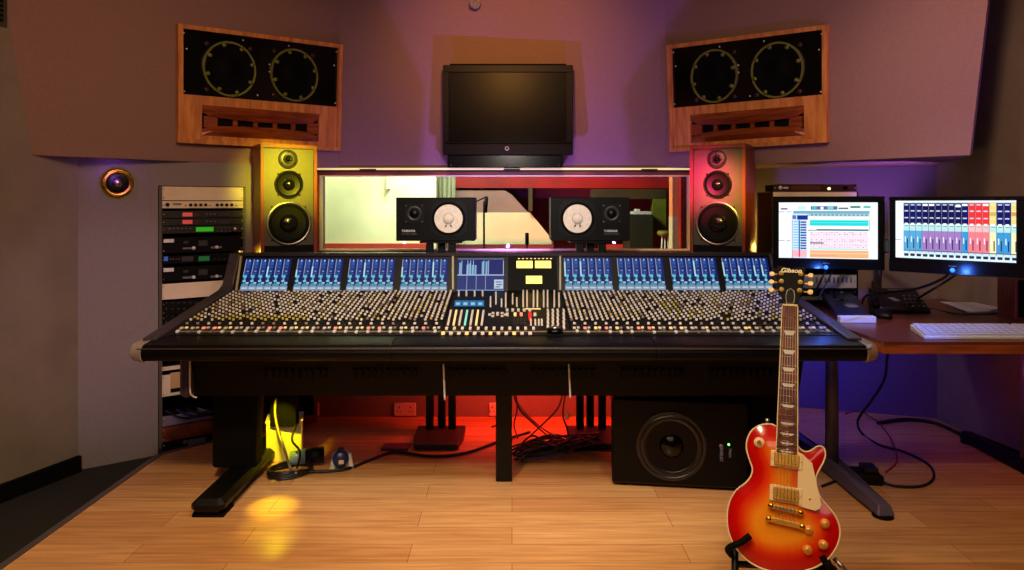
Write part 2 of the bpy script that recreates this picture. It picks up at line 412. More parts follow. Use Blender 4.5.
pl = [P(450, 262, d0), P(553, 262, d0), P(553, 240, d0), P(549, 235, d0), P(512, 195, d0), P(505, 190.5, d0), P(450, 190.5, d0)]
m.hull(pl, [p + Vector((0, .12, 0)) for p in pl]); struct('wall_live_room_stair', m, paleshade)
m = MB(); d0 = 6.68
pl = [P(450, 262, d0), P(553, 262, d0), P(551, 238, d0), P(530, 212.5, d0), P(450, 212.5, d0)]
m.hull(pl, [p + Vector((0, .02, 0)) for p in pl]); struct('wall_live_room_dado', m, palegreen)
struct('trim_5', lr(449, 553.5, 244.5, 262, 6.6, .05), mat('plum skirting', (.34, .10, .16), .5))
struct('trim_6', lr(604, 640, 244.5, 262, 6.6, .05), mat('wainscot red', (.66, .22, .18), .5))
struct('wall_live_room_post', lr(528.5, 532.5, 187, 211, 6.6, .08), ochre)
struct('wall_live_room_beam', lr(592, 666, 189, 199, 6.5, .15), ochre)
struct('wall_live_room_column_yellow', lr(653, 666, 199, 234, 6.5, .15), yellowcol)
struct('wall_live_room_column_orange', lr(672.5, 681, 176, 216.5, 5.6, .12), orangecol)
struct('wall_live_room_column_base', lr(672.5, 681, 216.5, 262, 5.6, .13), palegreen)
struct('wall_live_room_column_red', lr(681, 686, 176, 262, 5.5, .12), redlive)
m = lr(630, 653, 214.5, 338, 6.2, .4)
tag(m.build('cabinet', darkgreen), 'dark green cabinet in the live room beside the yellow column', 'cabinet')
m = lr(634, 651, 211.5, 214.3, 6.3, .2)
m.add(lr(636, 640, 209, 211.5, 6.32, .1).v, lr(636, 640, 209, 211.5, 6.32, .1).f)
tag(m.build('tape_deck', white), 'pale low device on top of the dark green cabinet', 'device')
# mic stand and a small stool seen through the glass
r = thing('drum_stool', Vector((P(665, 252, 6.0).x, 6.0, 0)), 'small yellow-topped stool behind the glass beside the yellow column', 'stool')
m = MB(); o0 = P(665, 236, 6.0); m.lathe([(.05, 0), (.07, .02), (.06, .045)], Matrix.Translation(o0), 14); m.build('seat', yellowcol, r)
for dx in (-.045, 0, .05):
    m = MB(); m.cyl(o0 + Vector((dx * .5, 0, 0)), o0 + Vector((dx * 1.6, .02, -o0.z)), .008, seg=6); m.build('leg', white, r)
r = thing('microphone_stand', Vector((P(484, 0, 5.6).x, 5.6, 0)), 'thin microphone stand in front of the taupe live room wall', 'microphone stand')
m = MB(); b0 = Vector((P(484, 0, 5.6).x, 5.6, 0)); m.cyl(b0, b0 + Vector((0, 0, 1.22)), .008, seg=6); m.cyl(b0 + Vector((-.14, 0, 1.18)), b0 + Vector((.02, 0, 1.26)), .006, seg=6); m.build('pole', blackm, r)
m = MB(); m.cyl(b0 + Vector((.02, 0, 1.26)), b0 + Vector((.01, 0, 1.13)), .016, seg=8); m.build('microphone', blackm, r)
m = MB(); m.lathe([(.13, 0), (.12, .02), (.02, .03)], Matrix.Translation(b0), 16); m.build('base', blackm, r)
m = MB(); b0 = P(527, 247, 4.9); m.cyl(b0 + Vector((0, 0, -b0.z)), b0 + Vector((0, 0, .06)), .007, seg=8); m.cyl(b0 + Vector((0, 0, .02)), b0 + Vector((0, 0, .10)), .013, seg=10)
tag(m.build('microphone', blackm), 'slim black microphone upright behind the glass between the white-cone speakers', 'microphone')

# small fittings on walls
r = thing('ceiling_sensor', P(475, 3, 3.83), 'small pale round sensor high on the wall above the television', 'sensor')
m = MB(); m.lathe([(.034, -.02), (.034, .004), (.030, .008), (.026, .004), (.012, .004), (.010, .012)], Matrix.Translation(SL.w(475, 3) if False else P(475, 3, 4.10)) @ Matrix.Rotation(PI / 2, 4, 'X'), 18); m.build('cover', fabric2, r)
a = Vector((wallx_left(2.95) + .004, 2.95, 0))
lw = Fr((wallx_left(2.96), 2.96, 1.9), (.33, .944, 0), (0, 0, 1))
r = thing('wall_vent', lw.w(3, 20), 'small dark slatted grille high on the left wall at the picture edge', 'vent')
q = [lw.hit(-12, -14), lw.hit(7.5, 5), lw.hit(6.5, 27), lw.hit(-12, 18)]
m = MB(); a0, a1 = -.25, lw.hit(6, 10)[0]; b0_, b1_ = lw.hit(3, 27)[1], lw.hit(3, -20)[1]
m.box(a0, a1, b0_, b1_, 0, .008, T=lw.mat()); m.build('frame', ochre, r)
for k in range(9):
    m = MB(); z = lerp(b0_ + .02, b1_ - .02, k / 8); m.box(a0 + .02, a1 - .02, z, z + .012, .008, .014, T=lw.mat()); m.build('slat', blackm, r)

# round brass wall speaker
pv = (RK0 - Vector((wallx_left(3.30), 3.30, 0))).normalized()
WP = Fr((RK0.x, RK0.y, 0), pv, (0, 0, 1))
if WP.n.y > 0: WP.n = -WP.n
c = WP.hit(117.5, 183)
r = thing('round_wall_speaker', WP.pt(c[0], c[1]), 'round brass-rimmed speaker set in the wall left of the equipment rack', 'speaker')
T = WP.mat() @ Matrix.Translation((c[0], c[1], 0))
if (WP.r.cross(WP.u)).dot(WP.n) < 0: T = T @ Matrix.Identity(4)
m = MB(); m.lathe([(.072, 0), (.070, .010), (.060, .017), (.050, .010), (.045, .002)], T, 32, cap=False); m.build('rim', brass, r)
m = MB(); m.lathe([(.047, .005), (.043, .008), (.022, .004), (.017, .004)], T, 28, cap=False); m.build('cone', cone, r)
m = MB(); m.lathe([(.02, .004), (.018, .016), (.0001, .022)], T, 18); m.build('dust_cap', silver, r)

# ================================================================== SOFFIT SPEAKERS
def soffit_speaker(fr, corners, flip, label):
    A = [fr.hit(*c) for c in corners]     # TL TR BR BL in plane coordinates
    def bi(u, v, w=0.0):                  # u from outer edge... left->right, v bottom->top
        if flip: u = 1 - u
        x = lerp(lerp(A[3][0], A[2][0], u), lerp(A[0][0], A[1][0], u), v); y = lerp(lerp(A[3][1], A[2][1], u), lerp(A[0][1], A[1][1], u), v)
        return fr.pt(x, y, w)
    W = abs(A[1][0] - A[0][0]); H = ((A[0][1] - A[3][1]) + (A[1][1] - A[2][1])) / 2
    r = thing('flush_wall_speaker', bi(.5, 0, 0), label, 'speaker', 'big wall-mounted main speakers')
    def slabq(m, u0, u1, v0, v1, w0, w1, mi=0, dv=0.0):
        m.hull([bi(u0, v0, w0), bi(u1, v0, w0), bi(u1, v1, w0), bi(u0, v1, w0)], [bi(u0, v0, w1), bi(u1, v0, w1), bi(u1, v1, w1), bi(u0, v1, w1)], mi)
    e = .026; ev = .036
    m = MB(); slabq(m, 0, 1, 0, ev, .002, .035); slabq(m, 0, 1, 1 - ev, 1, .002, .035); slabq(m, 0, e, ev, 1 - ev, .002, .035); slabq(m, 1 - e, 1, ev, 1 - ev, .002, .035)
    m.build('frame', oak, r)
    vs = .415
    m = MB(); slabq(m, e, 1 - e, vs, 1 - ev, .002, .014)
    m.build('baffle', blackg, r)
    # wooden lower panel with horn opening
    m = MB(); u0, u1, w0, w1 = .130, .850, .075, .335
    slabq(m, e, 1 - e, w1, vs, .002, .022); slabq(m, e, 1 - e, ev, w0, .002, .022); slabq(m, e, u0, w0, w1, .002, .022); slabq(m, u1, 1 - e, w0, w1, .002, .022)
    m.build('lower_panel', oak, r)
    # horn: rounded lips top and bottom, throat with dividers
    m = MB(); slabq(m, u0, u1, w0, w1, -.0, .004); m.build('throat', blackm, r)
    for top in (0, 1):
        m = MB(); n = 14
        e0, e1 = (w1, w1 - .115) if top else (w0, w0 + .10)
        rows = []
        for i in range(n + 1):
            u = lerp(u0, u1, i / n); k = math.sin(PI * i / n) ** .35 if 0 < i < n else 0
            ve = lerp(lerp(w0, w1, .5), e1, 1) if False else lerp(e0 + (e1 - e0) * .50, e1, k)
            rows.append([bi(u, e0, .006), bi(u, e0, .024), bi(u, lerp(e0, ve, .5), .02 + .030 * k), bi(u, ve, .012 + .012 * k), bi(u, ve, .004)])
        vs_ = [p for rw in rows for p in rw]; fs = []
        for i in range(n):
            for k in range(4): fs.append((i * 5 + k, i * 5 + k + 1, i * 5 + 5 + k + 1, i * 5 + 5 + k))
        m.add(vs_, fs, 0, False); m.build('horn_lip', cherry, r)
    for k, u in enumerate((.17, .32, .44, .56, .68, .80)):
        m = MB(); slabq(m, u - (.025 if k in (0, 5) else .012), u + (.05 if k in (0, 5) else .014), w0 + .07, w1 - .09, .004, .013); m.build('horn_vane', cherry, r)
    # drivers
    ring_m = mat('driver ring', (.46, .48, .20), .4, metal=.3)
    for cu, cv, rad in ((.283, .665, .144), (.678, .67, .148)):
        c = bi(cu, cv, .014)
        X = (bi(cu + .1, cv, .014) - c).normalized(); Y = fr.n.cross(X).normalized()
        def C(rr, th, w): return c + X * (rr * math.cos(th)) + Y * (rr * math.sin(th)) + fr.n * w
        ns = 40
        m = MB(); rows = []
        prof = [(rad * .93, .000), (rad * .93, .012), (rad * 1.0, .013), (rad * 1.0, 0)]
        vs_ = [C(q, 2 * PI * k / ns, h) for k in range(ns) for q, h in prof]
        fs = [(k * 4 + i, ((k + 1) % ns) * 4 + i, ((k + 1) % ns) * 4 + (i + 1) % 4, k * 4 + (i + 1) % 4) for k in range(ns) for i in range(4)]
        m.add(vs_, fs, 0); drv = m.build('driver_ring', ring_m, r)
        m = MB(); vs_ = []; cp = [(rad * .92, .006), (rad * .86, .010), (rad * .78, .004), (rad * .35, .001), (rad * .3, .006), (.0001, .010)]
        vs_ = [C(q, 2 * PI * k / ns, h) for k in range(ns) for q, h in cp]
        fs = [(k * 6 + i, ((k + 1) % ns) * 6 + i, ((k + 1) % ns) * 6 + i + 1, k * 6 + i + 1) for k in range(ns) for i in range(5)]
        m.add(vs_, fs, 0, True); m.build('cone', mat('deep cone', (.008, .008, .009), .7, spec=.1), drv)
        for k in range(8):
            th = 2 * PI * (k + .35) / 8; m = MB(); m.cyl(C(rad * .86, th, .012), C(rad * .86, th, .020), .011, seg=8); m.cyl(C(rad * .86, th, .013), C(rad * .97, th, .013), .007, seg=6)
            m.build('clamp', ring_m, drv)
        for th in (.8, 2.35, 3.9):
            m = MB(); m.cyl(C(rad * 1.16, th, -.002), C(rad * 1.16, th, .006), .013, seg=12); m.build('plug', mat('plug brown', (.20, .10, .08), .4), r)
    for cu, cv in ((.035, .93), (.04, .44), (.36, .93), (.64, .93), (.965, .93), (.965, .45), (.52, .745), (.52, .68), (.05, .80), (.95, .80), (.45, .46), (.56, .47)):
        m = MB(); p = bi(cu, cv, .014); m.cyl(p, p + fr.n * .004, .0042, seg=8); m.build('screw', white, r)
    return r
soffit_speaker(SL, [(175.5, 24), (340, 45), (337.5, 151), (175.5, 142.5)], False, 'big wood-framed twin-woofer speaker set in the left angled wall')
soffit_speaker(SR, [(670, 45.5), (830, 25), (830, 142), (673, 152)], True, 'big wood-framed twin-woofer speaker set in the right angled wall')

# ================================================================== TELEVISION
def dwall(py):   # depth of the upper back wall at a row
    fr = Fr(LBR, (1, 0, 0), (LTR - LBR)); return fr.w(507, py).y
r = thing('wall_television', Vector((P(507, 155, 4.15).x, 4.15, P(507, 168, 4.15).z)), 'dark flat television on the wall above the control room window', 'television')
TVd = 4.10
tv0 = P(443, 155, TVd); tv1 = P(573, 65, TVd)
sb = P(443, 143.5, TVd).z
m = MB(); b0 = P(449, 142, TVd); b1 = P(566, 72, TVd)
w = .018
m.box(tv0.x, tv1.x, TVd, TVd + .025, sb, b0.z, c=.002); m.box(tv0.x, tv1.x, TVd, TVd + .025, b1.z, tv1.z, c=.002)
m.box(tv0.x, b0.x, TVd, TVd + .025, b0.z, b1.z, c=.002); m.box(b1.x, tv1.x, TVd, TVd + .025, b0.z, b1.z, c=.002)
tvb = mat('tv bezel', (.06, .032, .028), .4, spec=.1)
m.build('bezel', tvb, r)
m = MB(); m.box(b0.x, b1.x, TVd + .010, TVd + .02, b0.z, b1.z); m.build('screen', mat('tv glass', (.022, .012, .006), .3, spec=.06), r)
m = MB(); m.box(tv0.x, tv1.x, TVd - .004, TVd + .03, tv0.z, sb, c=.004); m.build('speaker_bar', tvb, r)
m = MB(); m.box(tv0.x + .03, tv1.x - .03, TVd + .025, 4.19, tv0.z + .02, tv1.z + .014, c=.01); m.build('back_housing', blackm, r)
m = MB(); c = P(507, 148.5, TVd - .005); m.tube([c + Vector((.010 * math.cos(a), 0, .010 * math.sin(a))) for a in [k * PI / 6 for k in range(12)]], .0022, 6, closed=True); m.build('ring_emblem', white, r)
m = MB(); a = P(448, 168, 4.16); b = P(562, 154, 4.16); m.box(a.x, b.x, 4.12, 4.28, a.z, b.z, c=.004); m.build('bracket', blackg, r)
for px in (451, 507, 559):
    m = MB(); c = P(px, 165, 4.117); m.cyl(c, c + Vector((0, -.004, 0)), .004, seg=8); m.build('screw', silver, r)

# ================================================================== MIXING CONSOLE
CXc = -.035
cons = thing('mixing_console', Vector((CXc, 3.0, 0)), 'very wide black mixing console with rows of knobs and blue meter screens', 'mixing console')
S0 = Vector((0, 2.79, .672)); S1 = Vector((0, 3.47, .764))
SF = Fr(S0, (1, 0, 0), S1 - S0)
SLEN = (S1 - S0).length
B0 = Vector((0, 3.47, .764)); B1 = Vector((0, 3.57, .938))
BF = Fr(B0, (1, 0, 0), B1 - B0)
XL, XR = -1.383, 1.307
# main body under the surface
def yz_prism(m, poly, x0, x1, mi=0):
    n = len(poly); lo = [Vector((x0, y, z)) for y, z in poly]; hi = [Vector((x1, y, z)) for y, z in poly]; m.hull(lo, hi, mi)
m = MB(); yz_prism(m, [(2.80, .60), (2.80, .667), (3.47, .757), (3.60, .757), (3.60, .60)], XL, XR)
m.build('chassis', consbody, cons)
m = MB(); yz_prism(m, [(2.86, .417), (2.80, .60), (3.50, .60), (3.46, .417)], -1.30, 1.17); m.build('lower_housing', mat('underside panel', (.02, .016, .017), .6, spec=.15, noise=.2, nscale=70), cons)
for k in range(6):   # vent grilles along the lower housing
    x0 = -1.0 + k * .36; m = MB()
    for j in range(10): m.box(x0 + j * .027, x0 + j * .027 + .012, 2.808, 2.822, .50, .535)
    m.build('vent_grille', black, cons)
# armrest (bullnose)
m = MB(); prof = []
for i in range(9):
    a = PI / 2 + PI * .9 * i / 8; prof.append((2.675 + .028 * math.cos(a), .632 + .032 * math.sin(a)))
poly = [(2.80, .674), (2.70, .667)] + prof + [(2.74, .595), (2.80, .600)]
n = len(poly)
for x0, x1 in ((-1.405, -.46), (-.458, .545), (.547, 1.345)):
    yz_prism(m, poly, x0, x1)
ar = m.build('armrest', leather, cons)
m = MB(); m.box(-1.42, 1.36, 2.6455, 2.650, .650, .653); m.build('armrest_highlight', mat('lip highlight tan', (.30, .22, .19), .3), cons)  # highlight on the rounded lip, painted as a thin tan strip
# silver curved corner pieces
for sx, x in ((-1, -1.405), (1, 1.345)):
    m = MB(); pts = []
    for i in range(10):
        a = PI / 2 + PI * .9 * i / 9; pts.append((2.675 + .032 * math.cos(a), .630 + .037 * math.sin(a)))
    pts = [(2.76, .672)] + pts + [(2.80, .590)]
    lo = [Vector((x, y, z)) for y, z in pts]; hi = [Vector((x + sx * .055, y + .03 + (.67 - z) * .0, z * .9 + .063)) for y, z in pts]
    m.hull(lo, hi); m.build('corner_cap', mat('corner metal', (.78, .72, .62), .3, metal=.6), cons, bevel=.004)
# cheeks (end panels) following the surface and meter bridge
for sx, x in ((-1, XL), (1, XR)):
    m = MB(); x1 = x + sx * .055
    poly = [(2.74, .60), (2.72, .678), (2.80, .690), (3.42, .780), (3.47, .80), (3.56, .948), (3.61, .948), (3.62, .58)]
    yz_prism(m, poly, min(x, x1), max(x, x1)); m.build('end_cheek', conscheek, cons, bevel=.005)
# meter bridge body
m = MB(); yz_prism(m, [(3.473, .762), (3.571, .938), (3.571, .945), (3.61, .945), (3.60, .76)], XL, XR); m.build('meter_bridge', mat('bridge black', (.022, .016, .015), .45, spec=.2), cons)
m = MB(); yz_prism(m, [(3.562, .936), (3.562, .950), (3.61, .952), (3.61, .942)], XL - .04, XR + .04); m.build('bridge_cap', mat('bridge cap', (.16, .135, .15), .4), cons)
for px0, px1, pyb in ((452, 454, 290), (559.3, 561, 290), (238.5, 240.5, 291)):
    m = MB(); q = [BF.w(px0 - (0 if px0 > 300 else 3), pyb, .0), BF.w(px1 - (0 if px0 > 300 else 3), pyb, .0), BF.w(px1 + (0 if px0 > 300 else 2), 256, .0), BF.w(px0 + (0 if px0 > 300 else 2), 256, .0)]
    m.hull(q, [p + BF.n * .006 for p in q]); m.build('bridge_divider', mat('divider', (.62, .58, .48), .4), cons)
# meter screens
def screen(name, fr, q, rects, m_, parent, th=.004, base=(0, 0, .05)):
    """q: four plane points (a,b) TL TR BR BL; rects (u0,v0,u1,v1,color), v down from top"""
    mb = MB()
    def bi(u, v, w):
        x = lerp(lerp(q[0][0], q[1][0], u), lerp(q[3][0], q[2][0], u), v); y = lerp(lerp(q[0][1], q[1][1], u), lerp(q[3][1], q[2][1], u), v)
        return fr.pt(x, y, w)
    lo = [bi(0, 1, 0), bi(1, 1, 0), bi(1, 0, 0), bi(0, 0, 0)]; hi = [bi(0, 1, th), bi(1, 1, th), bi(1, 0, th), bi(0, 0, th)]
    n0 = len(mb.f); mb.hull(lo, hi)
    mb.c = [base] * len(mb.f)
    for i, (u0, v0, u1, v1, c) in enumerate(rects):
        w = th + .0003 + i * .000012
        mb.quad(bi(u0, v1, w), bi(u1, v1, w), bi(u1, v0, w), bi(u0, v0, w), 0, c)
    return mb.build(name, m_, parent)
def meter_rects(seed):
    rnd = random.Random(seed); R = [(0, 0, 1, 1, (.06, .12, .40))]
    R.append((0, .86, 1, 1, (.52, .60, .72))); R.append((0, .56, 1, .86, (.08, .16, .42)))
    for k in range(6):
        u = k / 6
        R.append((u + .055, .05, u + .12, .50, (.15, .36, .68))); R.append((u + .005, .02, u + .02, .58, (.62, .68, .86)))
        R.append((u + .055, .30, u + .12, .46, (.10, .20, .50))); R.append((u + .035, .03, u + .043, .5, (.35, .40, .62)))
        R.append((u + .02, .52, u + .09, .60, (.42, .78, .86))); R.append((u + .04, .60, u + .075, .68, (.34, .72, .80))); R.append((u + .02, .68, u + .085, .73, (.60, .84, .92))); R.append((u + .04, .75, u + .075, .80, (.25, .60, .72))); R.append((u + .06, .22, u + .115, .25, (.07, .12, .36))); R.append((u + .065, .38, u + .11, .42, (.45, .60, .85)))
        R.append((u + .09, .62, u + .15, .72, (.07, .10, .32))); R.append((u + .09, .74, u + .155, .79, (.72, .80, .92)))
        R.append((u + .01, .80, u + .15, .86, (.30, .62, .72))); R.append((u + .02, .90, u + .14, .95, (.80, .84, .90)))
        R.append((u + .08, .04, u + .10, .09, (.85, .9, 1)))
        if rnd.random() < .35: R.append((u + .0, .10 + rnd.random() * .3, u + .03, .58, (.75, .92, .95)))
    return R
for i, (x0, x1, y0, y1) in enumerate([(245, 291, 259, 291), (297, 343, 259, 291), (349, 395, 259, 291), (402, 448, 259, 291), (564, 611, 258, 290.5), (617, 663, 258, 290.5), (670, 716, 258, 290.5), (722, 768, 258, 290)]):
    sk0 = (x0 - 504) / 267 * 7; sk1 = (x1 - 504) / 267 * 7      # bridge leans back, so screens narrow to the top
    q = [BF.hit(x0 - sk0 * .0, y0), BF.hit(x1, y0), BF.hit(x1 + sk1 * .5, y1), BF.hit(x0 + sk0 * .5, y1)]
    q = [(lerp(q[0][0], q[3][0], .5), q[0][1]), (lerp(q[1][0], q[2][0], .5), q[1][1]), (lerp(q[1][0], q[2][0], .5), q[2][1]), (lerp(q[0][0], q[3][0], .5), q[3][1])]
    o = screen('meter_screen', BF, q, meter_rects(i), met_mat, cons)
R = [(0, 0, 1, 1, (.07, .12, .42)), (0, .50, 1, .535, (.7, .75, .9)), (0, 0, 1, .02, (.5, .6, .8)), (0, .54, 1, .97, (.14, .20, .46)), (0, .97, 1, 1, (.5, .6, .8))]
rn = random.Random(3)
for k in range(7):
    u = [.03, .19, .24, .30, .36, .52, .60][k]; R.append((u, .08 + rn.random() * .2, u + .045, .5, (.50, .72, .85)))
for u in (.08, .21, .27, .33, .56, .66, .98): R.append((u, .06, u + .012, .5, (.75, .85, .95)))
for u in (.2, .4, .6): R.append((u, .54, u + .012, .97, (.6, .66, .85)))
R += [(.79, .66, .985, .94, (.78, .86, .94)), (.82, .72, .95, .75, (.2, .3, .5)), (.84, .80, .96, .83, (.2, .3, .5)), (.82, .87, .92, .90, (.2, .3, .5))]
def rectq(fr, x0, x1, y0, y1):
    a = fr.hit(x0, (y0 + y1) / 2)[0]; b = fr.hit(x1, (y0 + y1) / 2)[0]; t = fr.hit((x0 + x1) / 2, y0)[1]; bo = fr.hit((x0 + x1) / 2, y1)[1]
    return [(a, t), (b, t), (b, bo), (a, bo)]
screen('computer_display', BF, rectq(BF, 457.5, 504, 259, 291), R, met_mat, cons)
q = rectq(BF, 508, 557, 257.5, 291)
m = MB(); m.box(q[0][0], q[1][0], q[2][1], q[0][1], 0, .004, T=BF.mat()); vp = m.build('meter_panel', mat('vu panel', (.025, .02, .01), .6, spec=.1), cons)
for x0, x1, y0, y1 in ((516.5, 532.5, 261.5, 268.5), (535, 551, 261.5, 268.5), (526, 542, 276.5, 284)):
    q = rectq(BF, x0, x1, y0, y1); m = MB(); m.box(q[0][0], q[1][0], q[2][1], q[0][1], .004, .008, T=BF.mat()); vu = m.build('vu_meter', vuyellow, vp)
    m = MB(); xc = (q[0][0] + q[1][0]) / 2; m.box(xc - .001, xc + .001, q[2][1] + .004, q[0][1] - .005, .008, .009, T=BF.mat()); m.build('needle', ochre, vu)
m = MB()
for k in range(9):
    q = rectq(BF, 518 + k * 4, 520 + k * 4, 258.6, 259.4); m.box(q[0][0], q[1][0], q[2][1], q[0][1], .004, .006, T=BF.mat())
m.build('meter_legend', amber, vp)

# channel strips
TS = SF.mat()
def rowb(py): return SF.hit(512, py)[1]
blocks = [(-1.372, -.288, 24), (.242, 1.300, 24)]
kn = 0
knob_pos = []
strip_mesh = None
rnd = random.Random(11)
field = MB()
cap_proto = {}
def add_knob(mb, a, b, r, h, ci, T=TS, seg=8):
    M = T @ Matrix.Translation((a, b, 0))
    mb.lathe([(r, 0), (r * .92, h * .62)], M, seg, 0, False); mb.lathe([(r * .68, h * .62), (r * .60, h)], M, seg, ci, False)
for bi_, (x0, x1, n) in enumerate(blocks):
    pitch = (x1 - x0) / n
    for i in range(n):
        xa = x0 + i * pitch; xc = xa + pitch / 2
        m = MB(); m.box(xa + .0012, xa + pitch - .0012, .004, SLEN - .004, 0, .004, T=TS)
        m.box(xc - .0014, xc + .0014, .012, .085, .004, .0048, T=TS, mi=1)
        m.box(xa + .003, xa + pitch - .003, .155, .158, .004, .0046, T=TS, mi=1)
        m.build('channel_strip', [conspanel, blackm], cons)
        # single larger knob row
        m = MB(); add_knob(m, xc - .004, .128, .0095, .018, 1); m.build('control_knob', [capd, rnd.choice([capw, capw, capw, capb])], cons)
        # lit button pair
        lit = rnd.choice([0, 0, 0, 0, 1, 1, 2, 0])
        m = MB(); m.box(xc - .014, xc - .002, .082, .096, .004, .010, T=TS); m.box(xc + .004, xc + .014, .090, .101, .004, .009, T=TS, mi=1)
        m.build('channel_button', [[capw, pink, amber][lit], rnd.choice([capw, capb, capw, amber])], cons)
        # fader cap
        fy = .020 + .016 * rnd.random()
        m = MB(); m.box(xc - .006, xc + .006, fy, fy + .020, .004, .014, T=TS, c=.002); m.box(xc - .0055, xc + .0055, fy + .009, fy + .011, .014, .0146, T=TS, mi=1)
        m.build('fader_cap', [white if rnd.random() < .8 else grey, blackm], cons)
        # knob field
        yel = (bi_ == 0 and 3 <= i <= 10) ; yel2 = (bi_ == 1 and i in (10, 11))
        for c_, dx in enumerate((-pitch * .25, pitch * .25)):
            for k in range(13):
                b = .180 + k * (SLEN - .195) / 13 + (.016 if c_ else 0)
                if rnd.random() < .06: continue
                ci = 1
                if yel and k < 2: ci = 3
                elif yel2 and c_ == 0 and 2 < k < 8: ci = 3
                elif rnd.random() < .10: ci = 3
                elif rnd.random() < .12: ci = 2
                add_knob(field, xc + dx, b, .0088, .019, ci, seg=8)
o = field.build('knob_field', [capd, capw, capb, capy], cons); o['kind'] = 'stuff'
# silver rail across the fader line
m = MB(); bb_ = rowb(333.0); m.box(XL + .02, XR - .01, bb_ - .0015, bb_ + .0015, .004, .0085, T=TS); m.build('scribble_rail', mat('rail', (.70, .62, .52), .35, metal=.5), cons)
# centre section
q0 = SF.hit(444, 337); q1 = SF.hit(570, 337)
m = MB(); m.box(-.284, .238, .004, SLEN - .004, 0, .004, T=TS); m.build('centre_panel', conspanel, cons)
def cz(zx, zy): return SF.hit(430 + zx / 5.7, 245 + zy / 5.7)     # pixels of a 5.7x crop
def bcol(zx, zy0, zy1, w=.0075, mm=capw, slant=0, n=None, zx1=None):
    a0, b0 = cz(zx, zy1); a1, b1 = cz(zx if zx1 is None else zx1, zy0)
    n = n or max(1, int(abs(b1 - b0) / .020)); m = MB()
    for k in range(n):
        t = (k + .5) / n; a = lerp(a0, a1, t); b = lerp(b0, b1, t); h = abs(b1 - b0) / n * .36
        m.box(a - w / 2, a + w / 2, b - h, b + h, .004, .010, T=TS)
    m.build('button_column', mm, cons)
for x in (165, 208, 255, 300): bcol(x, 268, 298)
for k in range(7): bcol(102 + k * 32, 380, 466, .0085, [capw, amber, capw, cyanb, capw, amber, capw][k], zx1=120 + k * 31)
for x, a, b in ((345, 302, 360), (376, 275, 345), (408, 315, 360), (432, 280, 362), (471, 285, 345), (495, 308, 360), (531, 265, 362), (553, 265, 362), (590, 265, 362), (612, 265, 362), (648, 265, 362), (670, 265, 362), (708, 265, 362), (735, 280, 362)):
    bcol(x, a, b, .007, capw)
for x in (672, 700, 728, 762): bcol(x, 372, 490, .009, capw, n=5)
for k in range(5): bcol(440 + k * 32, 372, 386, .012, capw, n=1)
for x, mm in ((440, capw), (485, amber), (520, pink), (570, redb), (598, capw)): bcol(x, 394, 414, .012, mm, n=1)
for x in (480, 500, 520, 540): bcol(x, 430, 468, .008, darkgrey, n=2)
for x in (575, 600, 620, 637): bcol(x, 430, 468, .007, capw, n=2)
bcol(570, 415, 440, .010, redb, n=1)
for k in range(12):
    bcol(95 + k * 45, 476, 492, .011, capw, n=1); bcol(75 + k * 45, 506, 520, .014, capw if k % 3 else amber, n=1)
a, b = cz(385, 405)
for dx, db in ((0, 0), (-.02, -.022), (.02, -.022), (-.02, .022), (.02, .022), (0, .024), (-.034, .0), (.034, 0)):
    m = MB(); m.box(a + dx - .006, a + dx + .006, b + db - .006, b + db + .006, .004, .010, T=TS); m.build('transport_button', capw, cons)
q = [cz(140, 326), cz(308, 326), cz(308, 360), cz(136, 360)]
f2 = Fr(SF.pt(0, 0, .004), SF.r, SF.u, SF.n)
R = [(0, 0, 1, 1, (.18, .48, .70))] + [(k / 4 + .06, .35, k / 4 + .19, .75, (.65, .85, .95)) for k in range(4)] + [(k / 4, 0, k / 4 + .015, 1, (.08, .15, .3)) for k in range(4)]
screen('strip_display', f2, q, R, met_mat, cons)
a, b = cz(586, 371); m = MB(); m.box(a - .035, a + .035, b - .004, b + .004, .004, .008, T=TS); m.build('legend_strip', amber, cons)
a, b = cz(712, 500); M = TS @ Matrix.Translation((a, b, .004)); m = MB(); m.lathe([(.034, 0), (.034, .012), (.028, .016)], M, 28); jw = m.build('jog_wheel', blackg, cons)
m = MB(); m.lathe([(.016, .016), (.015, .022), (.0001, .025)], M, 20); m.build('wheel_cap', silver, jw)
# legs of the console
def console_leg(x, wide):
    m = MB(); y0 = 2.665; m.box(x - .065, x + .065, y0, 3.42, .012, .07, c=.02)
    lg = m.build('leg', black, cons)
    m = MB(); m.box(x - wide, x + .06, 3.02, 3.10, .06, .44, c=.008); m.build('leg_column', blackm, lg)
    for ya in (2.68, 3.30):
        m = MB(); m.box(x - .06, x + .06, ya, ya + .1, 0, .014); m.build('foot_pad', rubber, lg)
console_leg(-1.165, .13); console_leg(1.09, .06)
m = MB(); m.box(-.070, .0, 3.02, 3.09, 0, .42, c=.004); m.build('leg', black, cons)
m = MB(); m.box(P(272, 0, 3.25).x, P(298, 0, 3.25).x, 3.22, 3.27, P(0, 425, 3.25).z, .42, c=.003); m.build('cable_duct', blackm, cons)
# side rail with white edge beneath the left end
m = MB(); m.box(-1.335, -1.29, 2.80, 3.0, .42, .60, c=.015); m.build('side_bracket', mat('bracket purple grey', (.22, .18, .28), .4), cons)
m = MB(); m.tube([(-1.288, 2.80, .60), (-1.288, 2.80, .46), (-1.283, 2.81, .43), (-1.27, 2.82, .42)], .0035); m.build('bracket_edge', white, cons)
for px, y1 in ((444, 400), (569.5, 398)):
    m = MB(); m.tube([P(px - .7, 364, 2.76), P(px, 380, 2.76), P(px + .8, y1, 2.76)], .0038, mi=0)
    tag(m.build('white_cord', white), 'short white cord hanging under the console, ' + ('left' if px < 500 else 'right') + ' of the two', 'cord', 'white cords under the console')

